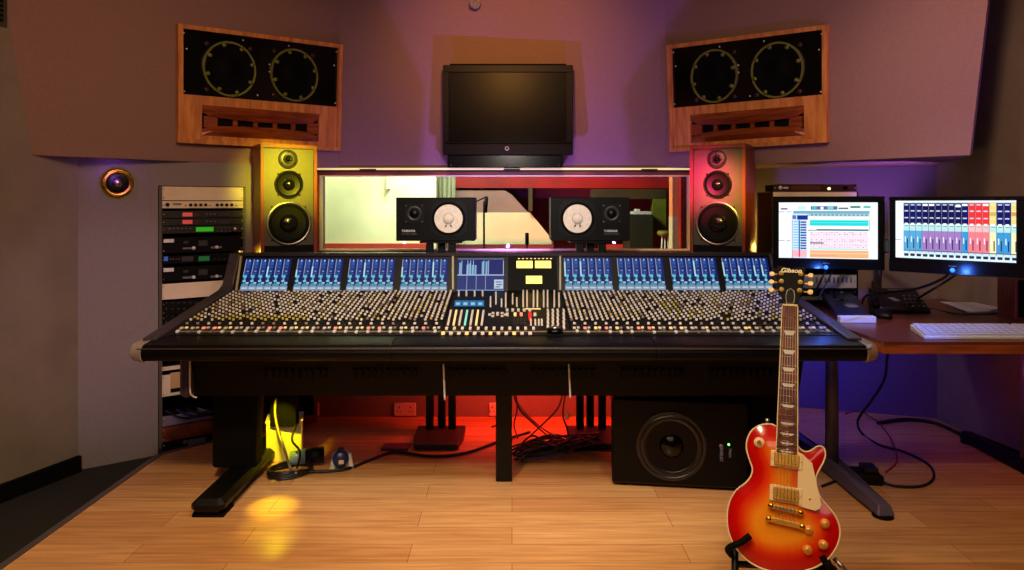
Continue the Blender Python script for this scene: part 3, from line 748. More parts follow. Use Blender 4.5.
# ================================================================== TOWER SPEAKERS
def tower(sx):
    fx = (289.5 - CX) * 3.715 / F if sx < 0 else (717 - CX) * 3.715 / F
    r = thing('tower_speaker', Vector((fx, 3.715, 0)), ('wood-cased tower speaker with golden baffle left of the window' if sx < 0 else 'wood-cased tower speaker with reddish lit baffle right of the window'), 'speaker', 'three-way tower speakers', rz=math.radians(32) * (1 if sx < 0 else -1))
    return r
def tower_parts(r):
    w = .147; zt = 1.516; zb = .02
    fr = .017
    m = MB(); D = .22
    m.box(-w, w, .0, D, zt - .02, zt); m.box(-w, w, 0, D, zb, zb + .04); m.box(-w, -w + fr, 0, D, zb + .04, zt - .02); m.box(w - fr, w, 0, D, zb + .04, zt - .02); m.box(-w + fr, w - fr, .03, D, zb + .04, zt - .02)
    m.build('cabinet', redwood, r, local=True)
    m = MB(); m.box(-w + fr, w - fr, .012, .03, .98, zt - .02); m.build('baffle', alum, r, local=True)
    m = MB(); m.box(-w + fr, w - fr, .012, .03, zb + .04, .98); m.build('lower_baffle', blackm, r, local=True)
    R90 = Matrix.Rotation(PI / 2, 4, 'X')
    def drv(name, x, z, rad, kind):
        T = Matrix.Translation((x, .012, z)) @ R90
        if kind == 'tweeter':
            m = MB(); m.lathe([(rad, 0), (rad * .97, .004), (rad * .5, .004)], T, 28); d = m.build(name, mat('tweeter plate', (.26, .25, .24), .4, metal=.4), r, local=True)
            m = MB(); m.lathe([(rad * .48, .004), (rad * .4, .009), (rad * .3, .004)], T, 20, cap=False); m.build('surround', black, d, local=True)
            m = MB(); m.lathe([(rad * .3, .003), (rad * .2, .010), (.0001, .013)], T, 16); m.build('dome', cone, d, local=True)
            for k in range(3):
                a = PI / 2 + k * 2 * PI / 3; c = Vector((x + rad * .75 * math.cos(a), .008, z + rad * .75 * math.sin(a))); m = MB(); m.cyl(c, c + Vector((0, -.005, 0)), .004, seg=8); m.build('screw', black, d, local=True)
        else:
            m = MB(); m.lathe([(rad, 0), (rad, .006), (rad * .93, .008), (rad * .90, .004)], T, 36, cap=False); d = m.build(name, silver if kind == 'woofer' else black, r, local=True)
            m = MB(); m.lathe([(rad * .91, .002), (rad * .86, .010), (rad * .78, .006), (rad * .76, .002)], T, 36, cap=False); m.build('surround', rubber, d, local=True)
            m = MB(); m.lathe([(rad * .76, .003), (rad * .55, .001), (rad * .40, .0005)], T, 36, cap=False); m.build('cone', cone, d, local=True)
            m = MB(); m.lathe([(rad * .42, .0005), (rad * .36, .012), (rad * .2, .020), (.0001, .022)], T, 24); m.build('dust_cap', mat('gloss cap', (.06, .055, .06), .15), d, local=True)
            for k in range(4):
                a = PI / 4 + k * PI / 2; c = Vector((x + rad * 1.05 * math.cos(a), .012, z + rad * 1.05 * math.sin(a))); m = MB(); m.cyl(c, c + Vector((0, -.004, 0)), .005, seg=8); m.build('screw', black, d, local=True)
    zc = lambda py: CH - (py - HY) * 3.70 / F
    drv('tweeter', -.005, zc(159), .052, 'tweeter'); drv('midrange_driver', 0, zc(184.5), .076, 'mid'); drv('woofer', 0, zc(223.5), .118, 'woofer')
tl = tower(-1); tower_parts(tl)
trr = tower(1)
for ch in list(tl.children): copy_tree(ch, trr)

# ================================================================== NEARFIELD MONITORS
def nearfield():
    r = thing('nearfield_speaker', Vector((0, 0, 0)), '', 'speaker', 'black nearfield speakers with white cones')
    W = .2045; H = .226; D = .19
    m = MB(); m.box(-W, W, 0, D, 0, H, c=.003); m.build('cabinet', mat('black veneer', (.016, .013, .013), .5, spec=.2, noise=.2, nscale=60), r, local=True)
    R90 = Matrix.Rotation(PI / 2, 4, 'X')
    wx, wz = .068, .116; tx, tz = -.110, .142
    # chamfered square woofer surround
    m = MB(); s = .092; c = .03
    pl = [(-s + c, -s), (s - c, -s), (s, -s + c), (s, s - c), (s - c, s), (-s + c, s), (-s, s - c), (-s, -s + c)]
    m.prism(pl, 0, .005, Matrix.Translation((wx, .001, wz)) @ R90); wo = m.build('woofer', mat('driver frame', (.03, .027, .027), .45, spec=.25), r, local=True)
    T = Matrix.Translation((wx, -.003, wz)) @ R90
    m = MB(); m.lathe([(.088, 0), (.084, .006), (.076, .002)], T, 36, cap=False); m.build('surround', rubber, wo, local=True)
    m = MB(); m.lathe([(.0735, .002), (.045, .0045), (.028, .003)], T, 40, cap=False); m.build('cone', conewhite, wo, local=True)
    m = MB(); m.lathe([(.028, .003), (.025, .008), (.0001, .013)], T, 28); m.build('dust_cap', conewhite, wo, local=True)
    m = MB(); m.tube([T @ Vector((.0265 * math.cos(k * PI / 10), .0265 * math.sin(k * PI / 10), .0062)) for k in range(20)], .0011, 5, closed=True); m.build('cap_seam', mat('seam', (.45, .38, .34), .6), wo, local=True)
    for sx in (-1, 1):
        m = MB(); m.box(-.003, .003, -.007, .007, .005, .008, T=Matrix.Translation((wx + sx * .013, -.003, wz - .037)) @ R90 @ Matrix.Rotation(sx * .5, 4, 'Z')); m.build('lead_wire', black, wo, local=True)
    m = MB(); s = .05; m.box(-s, s, -s, s, 0, .003, T=Matrix.Translation((tx, .001, tz)) @ R90, c=.001); tw = m.build('tweeter', mat('driver frame b', (.05, .045, .045), .45, spec=.25), r, local=True)
    T = Matrix.Translation((tx, -.002, tz)) @ R90
    m = MB(); m.lathe([(.040, 0), (.038, .005), (.030, .003), (.026, -.0)], T, 30, cap=False); m.build('ring', mat('ring grey', (.20, .18, .18), .4), tw, local=True)
    m = MB(); m.lathe([(.022, 0.001), (.017, .006), (.0001, .010)], T, 22); m.build('dome', black, tw, local=True)
    for sx in (-1, 1):
        for sz in (-1, 1):
            m = MB(); m.lathe([(.0035, 0), (.003, .003)], Matrix.Translation((tx + sx * .042, -.002, tz + sz * .042)) @ R90, 8); m.build('screw', silver, tw, local=True)
    fr = Fr((0, 0, 0), (1, 0, 0), (0, 0, 1))
    fr.n = Vector((0, -1, 0))
    text('YAMAHA', .017, fr, -.175, .052, .001, white, 'brand_lettering', r, align='LEFT', bold=.0004, local=True)
    text('NS-10M STUDIO', .011, fr, -.175, .036, .001, grey, 'model_lettering', r, align='LEFT', local=True)
    return r
n1 = nearfield(); n1['label'] = 'black nearfield speaker with white woofer cone left of the console centre'
n1.location = ((435.5 - CX) * 3.63 / F, 3.63, CH - (241 - HY) * 3.63 / F)
n2 = copy_tree(n1); n2['label'] = 'black nearfield speaker with white woofer cone right of the console centre'
n2.location = ((590.5 - CX) * 3.63 / F, 3.63, n1.location.z)
# the right one is a mirrored pair: driver children moved across
def mirror_mesh(o):
    me = o.data.copy(); o.data = me
    if 'lettering' in o.name:
        me.transform(Matrix.Translation((.245, 0, 0)))
    else:
        me.transform(Matrix.Scale(-1, 4, (1, 0, 0))); me.flip_normals()
    for ch in o.children: mirror_mesh(ch)
for ch in n2.children: mirror_mesh(ch)
# stands
def stand(cx, lab):
    r = thing('speaker_stand', Vector((cx, 3.6, 0)), lab, 'stand', 'black three-post speaker stands')
    m = MB(); m.prism([(-.105, -.17), (.105, -.17), (.125, -.04), (.125, .12), (-.125, .12), (-.125, -.04)], .0, .03, Matrix.Translation((cx, 3.58, 0))); m.build('base', mat('stand base', (.16, .11, .09), .45), r, bevel=.004)
    zt = n1.location.z
    for dx, dy in ((-.058, .0), (.0, .045), (.058, .0)):
        m = MB(); m.box(cx + dx - .019, cx + dx + .019, 3.632 + dy, 3.672 + dy, .03, zt - .012, c=.004); m.build('post', black, r)
    m = MB(); m.box(cx - .11, cx + .11, 3.632, 3.80, zt - .012, zt - .001, c=.002); m.build('top_plate', black, r)
stand((441 - CX) * 3.65 / F, 'black three-post stand carrying the left nearfield speaker')
stand((591 - CX) * 3.65 / F, 'black three-post stand carrying the right nearfield speaker')

# ================================================================== SUBWOOFER
SU = Fr((P(612, 485, 2.98).x, 2.98, 0), (1, -.13, 0), (0, 0, 1))
SU.n = SU.r.cross(SU.u)
if SU.n.y > 0: SU.n = -SU.n
r = thing('subwoofer', SU.pt(.29, 0, -.15), 'large black subwoofer box on the floor under the console behind the guitar', 'subwoofer')
T = SU.mat()
SW_, SH_ = .56, .375
# box local: x right, y up, z toward camera
m = MB(); m.box(0, SW_, .012, SH_, -.36, 0, T=T, c=.008); m.build('cabinet', mat('sub black', (.018, .013, .013), .4, spec=.2, noise=.15, nscale=60), r)
ca, cb = SU.hit(671.5, 446)
M = T @ Matrix.Translation((ca, cb, 0))
m = MB(); m.lathe([(.148, 0), (.146, .006), (.136, .009), (.130, .004)], M, 44, cap=False); d = m.build('woofer', mat('woofer ring', (.12, .085, .08), .35), r)
m = MB(); m.lathe([(.131, .003), (.120, .012), (.107, .004)], M, 44, cap=False); m.build('surround', mat('surround gloss', (.07, .05, .05), .3), d)
m = MB(); m.lathe([(.107, .004), (.06, .001), (.048, .001)], M, 44, cap=False); m.build('cone', cone, d)
m = MB(); m.lathe([(.05, .001), (.04, .012), (.0001, .020)], M, 30); m.build('dust_cap', blackg, d)
a, b = SU.hit(728.7, 444.5); m = MB(); m.lathe([(.0045, 0), (.004, .003)], T @ Matrix.Translation((a, b, 0)), 10); m.build('power_light', greenled, r)
a, b = SU.hit(721, 446); m = MB(); m.lathe([(.008, 0), (.008, .002)], T @ Matrix.Translation((a, b, 0)), 14); m.build('emblem_disc', grey, r)
a, b = SU.hit(721.3, 453); text('GENELEC', .017, SU, a, b, .001, grey, 'brand_lettering', r, rot=-PI / 2, bold=.0005)
a, b = SU.hit(730, 453); text('7060A', .015, SU, a, b, .001, grey, 'model_lettering', r, rot=-PI / 2, bold=.0003)
for a in (.05, SW_ - .05):
    for c in (-.05, -.31):
        m = MB(); m.lathe([(.022, 0), (.02, .013)], Matrix.Translation(SU.pt(a, 0, c)), 12); m.build('foot', rubber, r)

# ================================================================== EQUIPMENT RACK (left)
RKF = Fr(RK0, RK1 - RK0, (0, 0, 1)); 
if RKF.n.y > 0: RKF.n = -RKF.n
RW = (RK1 - RK0).length
TR = RKF.mat()
def rk(px, py): return RKF.hit(px, py)
def rz(py, px=200): return RKF.hit(px, py)[1]
rack = thing('equipment_rack', RKF.pt(RW / 2, ZL, -.2), 'tall black equipment rack recessed in the wall left of the console', 'rack')
for a0, a1 in ((0.004, .020), (RW - .020, RW - .004)):
    m = MB(); m.box(a0, a1, ZL, 1.288, -.40, .0, T=TR); m.build('side_rail', mat('rail grey', (.30, .27, .24), .5), rack)
m = MB(); m.box(.02, RW - .02, ZL, 1.288, -.42, -.40, T=TR); m.build('back_panel', blackm, rack)
m = MB(); m.box(.004, RW - .004, 1.278, 1.292, -.40, -.001, T=TR); m.build('top_panel', blackm, rack)
m = MB(); m.box(.004, RW - .004, ZL, ZL + .03, -.40, .0, T=TR); m.build('bottom_panel', blackm, rack)
def unit(name, y0, y1, m_, label, cat, dep=.30):
    z1, z0 = rz(y0), rz(y1)
    r = thing(name, RKF.pt(RW / 2, z0, -.1), label, cat)
    m = MB(); m.box(.018, RW - .018, z0 + .001, z1 - .001, -.0, .010, T=TR); fp = m.build('front_panel', m_, r)
    m = MB(); m.box(.028, RW - .028, z0 + .002, z1 - .002, -dep, -.0, T=TR); m.build('casing', blackm, r)
    for a in (.024, RW - .024):
        for z in ((z0 + z1) / 2,) if z1 - z0 < .05 else (z0 + .012, z1 - .012):
            m = MB(); m.lathe([(.004, 0), (.0035, .003)], TR @ Matrix.Translation((a, z, .010)), 8); m.build('screw', silver, r)
    return r, z0, z1
def bx(r, name, px0, px1, py0, py1, m_, h=.005):
    a0, b1 = rk(px0, py0); a1, b0 = rk(px1, py1); m = MB(); m.box(a0, a1, b0, b1, .010, .010 + h, T=TR, c=.0008); return m.build(name, m_, r)
def kb(r, px, py, rad, m_, h=.012, name='knob'):
    a, b = rk(px, py); m = MB(); m.lathe([(rad, 0), (rad * .9, h)], TR @ Matrix.Translation((a, b, .010)), 14); return m.build(name, m_, r)
unit('blank_panel', 186.8, 200.5, cream, 'cream blank panel at the top of the tall rack', 'panel', .05)
r, z0, z1 = unit('preamplifier', 201, 208.3, cream, 'silvery rack unit with eight black knobs under the top blank panel', 'rack unit')
for px in (167,): kb(r, px, 204.6, .009, black)
for px in (190, 195, 200, 205, 216.5, 221, 226, 231): kb(r, px, 204.8, .0075, black)
for px in (185, 209.5, 235.5): kb(r, px, 205.4, .003, black, .006)
bx(r, 'legend', 172.5, 181, 203.2, 205.2, grey, .001)
dk = mat('rack face', (.085, .075, .062), .45, noise=.12, nscale=80)
r, z0, z1 = unit('digital_reverb', 210.5, 217.8, dk, 'dark rack unit with red display, the upper of two alike', 'rack unit')
bx(r, 'display', 182, 192, 212.6, 216.4, reddisp, .001); bx(r, 'display', 193, 198.5, 213, 216, mat('dull red', (.3, .05, .04), .4), .001)
for px in (205, 209, 213): bx(r, 'button', px, px + 2, 213.4, 214.6, grey)
bx(r, 'dark_display', 218, 229, 212.5, 215.5, darkgrey, .001)
r, z0, z1 = unit('digital_reverb', 218.2, 225.2, dk, 'dark rack unit with red display, the lower of two alike', 'rack unit')
bx(r, 'display', 182, 192, 220, 223.8, reddisp, .001); bx(r, 'display', 193, 198.5, 220.2, 223.2, mat('dull red', (.3, .05, .04), .4), .001)
for px in (205, 209, 213): bx(r, 'button', px, px + 2, 220.8, 222, grey)
bx(r, 'dark_display', 218, 229, 220, 223, darkgrey, .001)
r, z0, z1 = unit('effects_processor', 225.6, 233, dk, 'dark rack unit with a bright green display and silver wheel', 'rack unit')
bx(r, 'display', 195.5, 213, 227.2, 231.2, greendisp, .001)
for k in range(6): kb(r, 169 + k * 4.2, 228.6, .0045, grey, .006, 'button'); kb(r, 169 + k * 4.2, 231.6, .0035, darkgrey, .006, 'button')
for k in range(4): kb(r, 217 + k * 4, 227.8, .0035, grey, .005, 'button'); kb(r, 217 + k * 4, 231, .0035, grey, .005, 'button')
kb(r, 234.5, 229.2, .014, silver, .014, 'data_wheel')
for i, (y0, y1, lab) in enumerate(((236.5, 252, 'black amplifier with a white label strip, the upper of two in the rack'), (265.5, 279.5, 'black amplifier with a white label strip, the lower of two in the rack'))):
    r, z0, z1 = unit('power_amplifier', y0, y1, blackm, lab, 'amplifier')
    bx(r, 'label_strip', 163, 173.5, y0 + 2.6, y0 + 5.8, white, .001)
    for px in (185, 213):
        bx(r, 'handle_bar', px - 3, px + 8, y0 + 11.0 - (0 if px < 200 else 1), y0 + 12.4 - (0 if px < 200 else 1), grey, .010)
        kb(r, px + (8 if px < 200 else 3), y0 + 11.5 - (0 if px < 200 else 1), .009, white, .012, 'level_knob')
    bx(r, 'badge', 183, 188, y0 + 4.5, y0 + 6.8, darkgrey, .001); bx(r, 'grille', 198, 207, y0 + 4, y0 + 9, darkgrey, .001)
r, z0, z1 = unit('audio_interface', 254.5, 262.5, blackm, 'black rack unit with dim green and blue displays between the two amplifiers', 'rack unit')
bx(r, 'display', 198, 209, 256.3, 260.5, greendim, .001); bx(r, 'meter', 163.5, 167.5, 256.5, 260.8, mat('blue lamp', (.1, .2, .5), emit=(.18, .35, .65), es=.6), .001)
bx(r, 'dark_display', 181, 193, 256.5, 260.8, darkgrey, .001)
for k in range(4): kb(r, 170 + k * 2.8, 259, .003, grey, .004, 'button'); kb(r, 214 + k * 5, 259, .004, darkgrey, .004, 'button')
unit('blank_panel', 281.5, 297, cream, 'cream blank panel in the middle of the tall rack', 'panel', .05)
for j, (y0, y1, lab) in enumerate(((299, 312, 'black patch bay panel below the middle blank panel'), (312.5, 327, 'black patch bay panel lower in the rack'))):
    r, z0, z1 = unit('patch_bay', y0, y1, black, lab, 'patch bay')
    for rr in range(2):
        for k in range(12): kb(r, 166 + k * 6, y0 + 3.6 + rr * 6, .0055, darkgrey, .004, 'socket')
r, z0, z1 = unit('blank_panel', 328, 336, blackm, 'narrow black blank panel low in the tall rack', 'panel', .05)
r, z0, z1 = unit('power_distributor', 362, 366, cream, 'cream panel low in the rack just below the armrest', 'rack unit', .05)
r, z0, z1 = unit('power_supply', 370, 391, cream, 'cream unit low in the rack beside the console bracket', 'rack unit', .1)
bx(r, 'dark_slot', 170, 183, 387, 390.5, blackm, .001); bx(r, 'tan_panel', 170, 186, 372.5, 386, mat('tan', (.75, .62, .44), .5), .002)
r, z0, z1 = unit('shelf_unit', 410, 420, mat('shelf lilac', (.42, .40, .50), .5), 'grey-lilac shelf low in the rack draped with cables', 'shelf', .2)
for k in range(4):
    m = MB(); m.tube([RKF.pt(.03 + k * .05, rz(404 + k), .015), RKF.pt(.12 + k * .05, rz(414), .03), RKF.pt(.22 + k * .04, rz(411 + k), .03), RKF.pt(.36, rz(403 + 2 * k), .02)], .005)
    tag(m.build('patch_cable', [cablek, cableb, cablek, cablegr][k]), ['black', 'blue', 'second black', 'grey'][k] + ' cable looping over the shelf low in the rack', 'cable', 'cables low in the rack')
r, z0, z1 = unit('wooden_crate_unit', 421, 435, mat('burnt wood', (.48, .22, .10), .4, noise=.5, nscale=12), 'reddish wooden panel low in the rack above the black amplifier', 'panel', .1)
r, z0, z1 = unit('floor_amplifier', 436, 449, blackm, 'black amplifier with pale lettering at the foot of the rack', 'amplifier', .2)
bx(r, 'badge_bar', 187, 205, 439.6, 441.8, grey, .001); kb(r, 184.5, 441.6, .010, grey, .002, 'emblem')

# ================================================================== DESK AND ITS THINGS
ZD = .68
desk = thing('desk', Vector((1.9, 3.2, 0)), 'reddish-brown wooden desk along the right wall', 'desk')
poly = [(1.403, 2.64), (2.44, 2.64), (2.365, 3.84), (1.325, 3.84), (1.325, 3.63), (1.385, 3.62)]
m = MB(); m.prism(poly, ZD - .012, ZD); m.build('desktop', deskwood, desk)
m = MB(); m.prism(poly, ZD - .045, ZD - .0122); m.build('edge_board', deskedge, desk)
def desk_leg(x, lab):
    m = MB(); yc = 3.12; steel = mat('leg steel', (.36, .32, .42), .4, metal=.1)
    m.cyl((x, yc, .045), (x, yc, ZD - .045), .030, .024, seg=18); lg = m.build('leg', steel, desk)
    m = MB(); pts = [(x - .035, 2.66), (x + .035, 2.66), (x + .04, 3.1), (x + .035, 3.55), (x - .035, 3.55), (x - .04, 3.1)]
    lo = [Vector((a, b, .012)) for a, b in pts]; hi = [Vector((x + (a - x) * .7, b + (.02 if b < 3 else 0), .05 if abs(b - 3.1) > .3 else .075)) for a, b in pts]
    m.hull(lo, hi); m.build('leg_foot', steel if x < 2 else black, lg, bevel=.006)
    for y in (2.69, 3.52):
        m = MB(); m.lathe([(.04, 0), (.035, .013)], Matrix.Translation((x, y, 0)), 14); m.build('foot_pad', rubber, lg)
desk_leg(1.425, ''); desk_leg(2.30, '')
m = MB(); m.box(1.42, 2.32, 3.14, 3.17, .58, .63); m.build('cross_bar', black, desk)
# computer monitors
def monitor(dl, dr, pxl, pxr, tl_, tr_, bl_, br_, sc, rects, label):
    TL = P(pxl, tl_, dl); TRt = P(pxr, tr_, dr); BL = P(pxl, bl_, dl)
    rr = TRt - TL; rr.z = 0
    fr = Fr(BL, rr, (0, 0, 1)); fr.n = fr.r.cross(fr.u)
    if fr.n.y > 0: fr.n = -fr.n
    W = rr.length; H = TL.z - BL.z
    r = thing('computer_monitor', fr.pt(W / 2, 0, 0), label, 'monitor', 'computer monitors over the desk')
    T = fr.mat()
    s = [fr.hit(*c) for c in sc]; x0, y1 = s[0]; x1, y0 = s[2][0], s[2][1]
    m = MB(); m.box(0, W, 0, y0, -.03, 0, T=T, c=.003); m.box(0, W, y1, H, -.03, 0, T=T, c=.003); m.box(0, x0, y0, y1, -.03, 0, T=T, c=.003); m.box(x1, W, y0, y1, -.03, 0, T=T, c=.003)
    m.build('bezel', mat('monitor bezel', (.03, .03, .04), .25), r)
    m = MB(); m.box(.03, W - .03, .03, H - .03, -.06, -.012, T=T, c=.01); m.build('back_housing', blackm, r)
    o = Fr(fr.pt(0, 0, -.008), fr.r, fr.u, fr.n)
    screen('screen', o, [(x0, y1), (x1, y1), (x1, y0), (x0, y0)], rects, scr_mat, r, th=.002, base=(1, 1, 1))
    return r, fr, W, H
R = [(0, 0, 1, 1, (.97, .99, 1.0))]
R += [(.33, .065, .60, .13, (.35, .42, .62)), (.345, .07, .39, .12, (.2, .75, .75)), (.43, .075, .46, .125, (.95, .95, 1)), (.50, .07, .56, .12, (.45, .8, .85)), (.73, .06, .83, .10, (.3, .55, .5)), (.86, .06, .93, .10, (.35, .75, .7)), (.61, .09, .71, .12, (.4, .42, .5)), (.02, .10, .09, .13, (.5, .4, .55)), (.20, .07, .28, .13, (.75, .93, .96))]
R += [(.15, .15, .92, .20, (.45, .68, .76)), (.17, .20, .92, .25, (.66, .80, .84)), (.0, .165, .06, .175, (.2, .3, .4)), (.08, .165, .13, .175, (.2, .3, .4))]
for k in range(14): R.append((.33 + k * .042, .215, .355 + k * .042, .23, (.2, .3, .38)))
R += [(.14, .2, .29, 1, (.80, .90, .98)), (.19, .23, .30, .31, (.10, .18, .55)), (.14, .23, .18, .30, (.35, .45, .75))]
for k in range(14):
    y = .34 + k * .047; R.append((.225, y, .285, y + .028, (.18, .32, .62))); R.append((.15, y, .205, y + .015, (.45, .72, .85)))
R += [(.205, .32, .22, .98, (.15, .40, .68)), (.135, .31, .14, 1, (.2, .3, .6)), (.32, .315, .91, .415, (.10, .85, .85)), (.32, .355, .91, .362, (.5, .95, .95)), (.32, .27, .91, .30, (.90, .96, .97)), (.39, .475, .91, .495, (.25, .42, .50)), (.30, .49, .91, .505, (.30, .47, .55)), (.0, .68, .06, .69, (.15, .4, .5)), (.08, .68, .12, .69, (.15, .4, .5)), (.915, .30, .925, .5, (.7, .78, .8))]
rn = random.Random(5)
R += [(.32, .52, .91, .82, (.96, .88, .93)), (.32, .715, .46, .735, (.2, .2, .35)), (.32, .82, .91, .845, (.70, .90, .88)), (.32, .855, .91, .985, (1.0, .70, .48)), (.32, .90, .91, .915, (1.0, .82, .68)), (.32, .94, .60, .955, (.98, .60, .5)), (.14, .86, .29, .98, (1.0, .72, .76)), (.205, .86, .22, .98, (.95, .2, .35))]
for y in (.53, .565, .66, .69, .75, .79):
    for k in range(22):
        if rn.random() < .75: u = .33 + k * .026; R.append((u, y, u + .006 + rn.random() * .012, y + .009, rn.choice([(.45, .35, .5), (.65, .5, .65), (.35, .3, .45), (.85, .6, .7)])))
m1, f1, w1_, h1_ = monitor(3.25, 3.13, 772.5, 885, 196.5, 195.0, 268, 270.5, [(779, 202.5), (878, 202.5), (878, 259.5), (779, 259.5)], R, 'left computer monitor showing a track editing window, behind the guitar head')
R = [(0, 0, 1, 1, (.95, .99, 1.0)), (.07, .03, 1, .95, (.80, .90, .95))]
cols = ['b'] * 3 + ['p'] * 6 + ['c'] + ['r'] * 3 + ['y'] + ['c'] * 2 + ['y']
nC = len(cols); U0 = .072; du = (1 - U0) / (nC - .35)
PAL = {'b': ((.04, .06, .36), (.32, .66, .86)), 'p': ((.035, .03, .30), (.64, .48, .76)), 'c': ((.04, .05, .38), (.22, .60, .85)), 'r': ((.95, .20, .20), (1.0, .50, .55)), 'y': ((.93, .86, .50), (.97, .93, .70))}
for k, c in enumerate(cols):
    u = U0 + k * du; ue = min(1, u + du * .92); t_, b_ = PAL[c]
    R.append((u, .04, ue, .40, t_)); R.append((u, .52, ue, .87, b_)); R.append((u, .40, ue, .52, (.72, .90, .90) if c != 'r' else (1, .75, .75)))
    for v in (.06, .165, .285): R.append((u + du * .15, v, min(1, u + du * .75), v + .022, (.75, .80, .90) if c != 'y' else (.98, .9, .7)))
    if k in (3, 4, 8, 9, 12): R.append((u + du * .05, .055 + .02 * (k == 8), min(1, u + du * .85), .09 + .02 * (k == 8), (.97, .98, 1)))
    R.append((u + du * .2, .385, min(1, u + du * .7), .42, (1, 1, 1)))
    R.append((u + du * .2, .43, min(1, u + du * .8), .44, (.25, .45, .5)))
    R.append((u + du * .55, .66, min(1, u + du * .72), .83, (.12, .14, .30))); R.append((u + du * .2, .62, min(1, u + du * .35), .72, (.92, .94, .98)))
    R.append((u, .86, ue, .875, (.25, .3, .4))); R.append((u + du * .1, .92, min(1, u + du * .8), .965, (.10, .16, .24)))
    R.append((ue, .04, min(1, ue + du * .06), .9, (.15, .16, .25)))
R += [(.0, .675, .05, .685, (.2, .5, .6)), (.0, .03, 1, .038, (.65, .8, .85)), (.07, .97, 1, 1, (.85, .95, 1))]
R += [(U0 + 13 * du, .19, U0 + 13.9 * du, .25, (.85, .68, .42)), (U0 + 16 * du, .19, 1, .25, (.85, .60, .38))]
m2, fm2, w2_, h2_ = monitor(3.08, 2.74, 888.7, 1029, 197, 193.3, 271, 276, [(895.3, 200.8), (1016, 199.6), (1016, 263), (895.3, 261)], R, 'right computer monitor showing coloured mixer channels')
for mm, fr, px, py in ((m1, f1, 826, 267.3), (m2, fm2, 952.5, 270.2)):
    a, b = fr.hit(px, py); m = MB(); m.lathe([(.009, 0), (.008, .003)], fr.mat() @ Matrix.Translation((a, b, 0)), 12); m.build('power_light', blueled, mm)
    a, b = fr.hit(px, py - 4); m = MB(); m.box(a - .014, a + .014, b - .002, b + .002, 0, .0006, T=fr.mat()); m.build('badge', grey, mm)
# monitor pole and arm
r = thing('monitor_arm', Vector((P(877, 0, 3.77).x, 3.77, ZD)), 'silver pole with black arm holding both computer monitors', 'monitor arm')
px_ = P(877, 0, 3.77).x
m = MB(); m.cyl((px_, 3.77, ZD + .012), (px_, 3.77, 1.05), .017, seg=18); m.build('pole', silver, r)
m = MB(); m.lathe([(.045, 0), (.042, .012), (.02, .014)], Matrix.Translation((px_, 3.77, ZD)), 22); m.build('base', black, r)
m = MB(); m.tube([(px_ - .40, 3.28, .99), (px_ - .15, 3.55, .99), (px_, 3.75, .99), (px_ + .1, 3.45, .99), (px_ + .10, 3.02, .99)], .017, 10, smooth_path=False); m.build('arm', black, r)
m = MB(); c = P(886.8, 246, 3.12); m.box(c.x - .012, c.x + .012, 3.08, 3.30, c.z - .03, c.z + .03, c=.006); m.build('joint', black, r)
m = MB(); m.cyl((px_ + .035, 3.81, ZD), (px_ + .035, 3.81, 1.0), .010, seg=14); m.build('rear_pole', black, r)

# outboard rack on the desk behind the left monitor
ox0, ox1, oy = 1.350, 1.778, 3.62
r = thing('desktop_rack', Vector(((ox0 + ox1) / 2, oy + .1, ZD)), 'small black rack standing on the desk behind the left monitor', 'rack')
for a, b in ((ox0 - .012, ox0), (ox1, ox1 + .012)):
    m = MB(); m.box(a, b, oy, oy + .2, ZD, 1.262); m.build('side_panel', black, r)
m = MB(); m.box(ox0, ox1, oy + .15, oy + .2, ZD, 1.262); m.build('back_panel', blackm, r)
def ou(name, z0, z1, m_, lab, x1=ox1):
    t = thing(name, Vector(((ox0 + ox1) / 2, oy, z0)), lab, 'rack unit')
    m = MB(); m.box(ox0, x1, oy - .008, oy, z0 + .001, z1 - .001); m.build('front_panel', m_, t)
    m = MB(); m.box(ox0 + .01, x1 - .01, oy, oy + .14, z0 + .002, z1 - .002); m.build('casing', blackm, t)
    for x in (ox0 + .008, x1 - .008):
        m = MB(); c = Vector((x, oy - .008, (z0 + z1) / 2)); m.cyl(c, c + Vector((0, -.003, 0)), .004, seg=8); m.build('screw', silver, t)
    return t
t = ou('rack_compressor', 1.264, 1.302, mat('bronze face', (.22, .12, .08), .3), 'bronze-black rack unit on top of the desktop rack behind the left monitor')
m = MB(); m.box(ox0 + .09, ox0 + .24, oy - .012, oy - .008, 1.272, 1.295); m.build('meter_window', mat('bronze glass', (.36, .20, .12), .2), t)
m = MB(); m.box(ox1 - .07, ox1 - .05, oy - .014, oy - .008, 1.275, 1.292); m.build('switch', blackg, t)
m = MB(); c = Vector((ox0 + .285, oy - .008, 1.279)); m.cyl(c, c + Vector((0, -.006, 0)), .007, seg=10); m.build('indicator', mat('warm indicator', (1, .9, .6), emit=(1, .9, .7), es=2), t)
m = MB()
c = Vector((ox0 + .035, oy - .009, 1.284)); m.cyl(c, c + Vector((0, -.002, 0)), .010, seg=14); m.box(ox0 + .05, ox0 + .075, oy - .010, oy - .008, 1.279, 1.288); m.build('emblem', white, t)
ou('blank_panel', 1.10, 1.262, cream, 'cream panel of the desktop rack at the left edge of the monitor')
ou('blank_panel', .935, 1.10, black, 'black panel of the desktop rack hidden behind the left monitor')
t = ou('rack_preamp', .765, .835, cream, 'silver rack unit visible below the left monitor')
for k in range(9):
    m = MB(); c = Vector((ox1 - .03 - k * .022, oy - .008, .812)); m.box(c.x - .003, c.x + .003, c.y - .004, c.y, .795, .822); m.build('slider', grey, t)
ou('rack_patch', .728, .762, black, 'black rack unit below the silver one on the desk')
ou('rack_shelf', .704, .724, mat('pale strip', (.72, .66, .45), .4), 'narrow pale rack strip just above the desk')

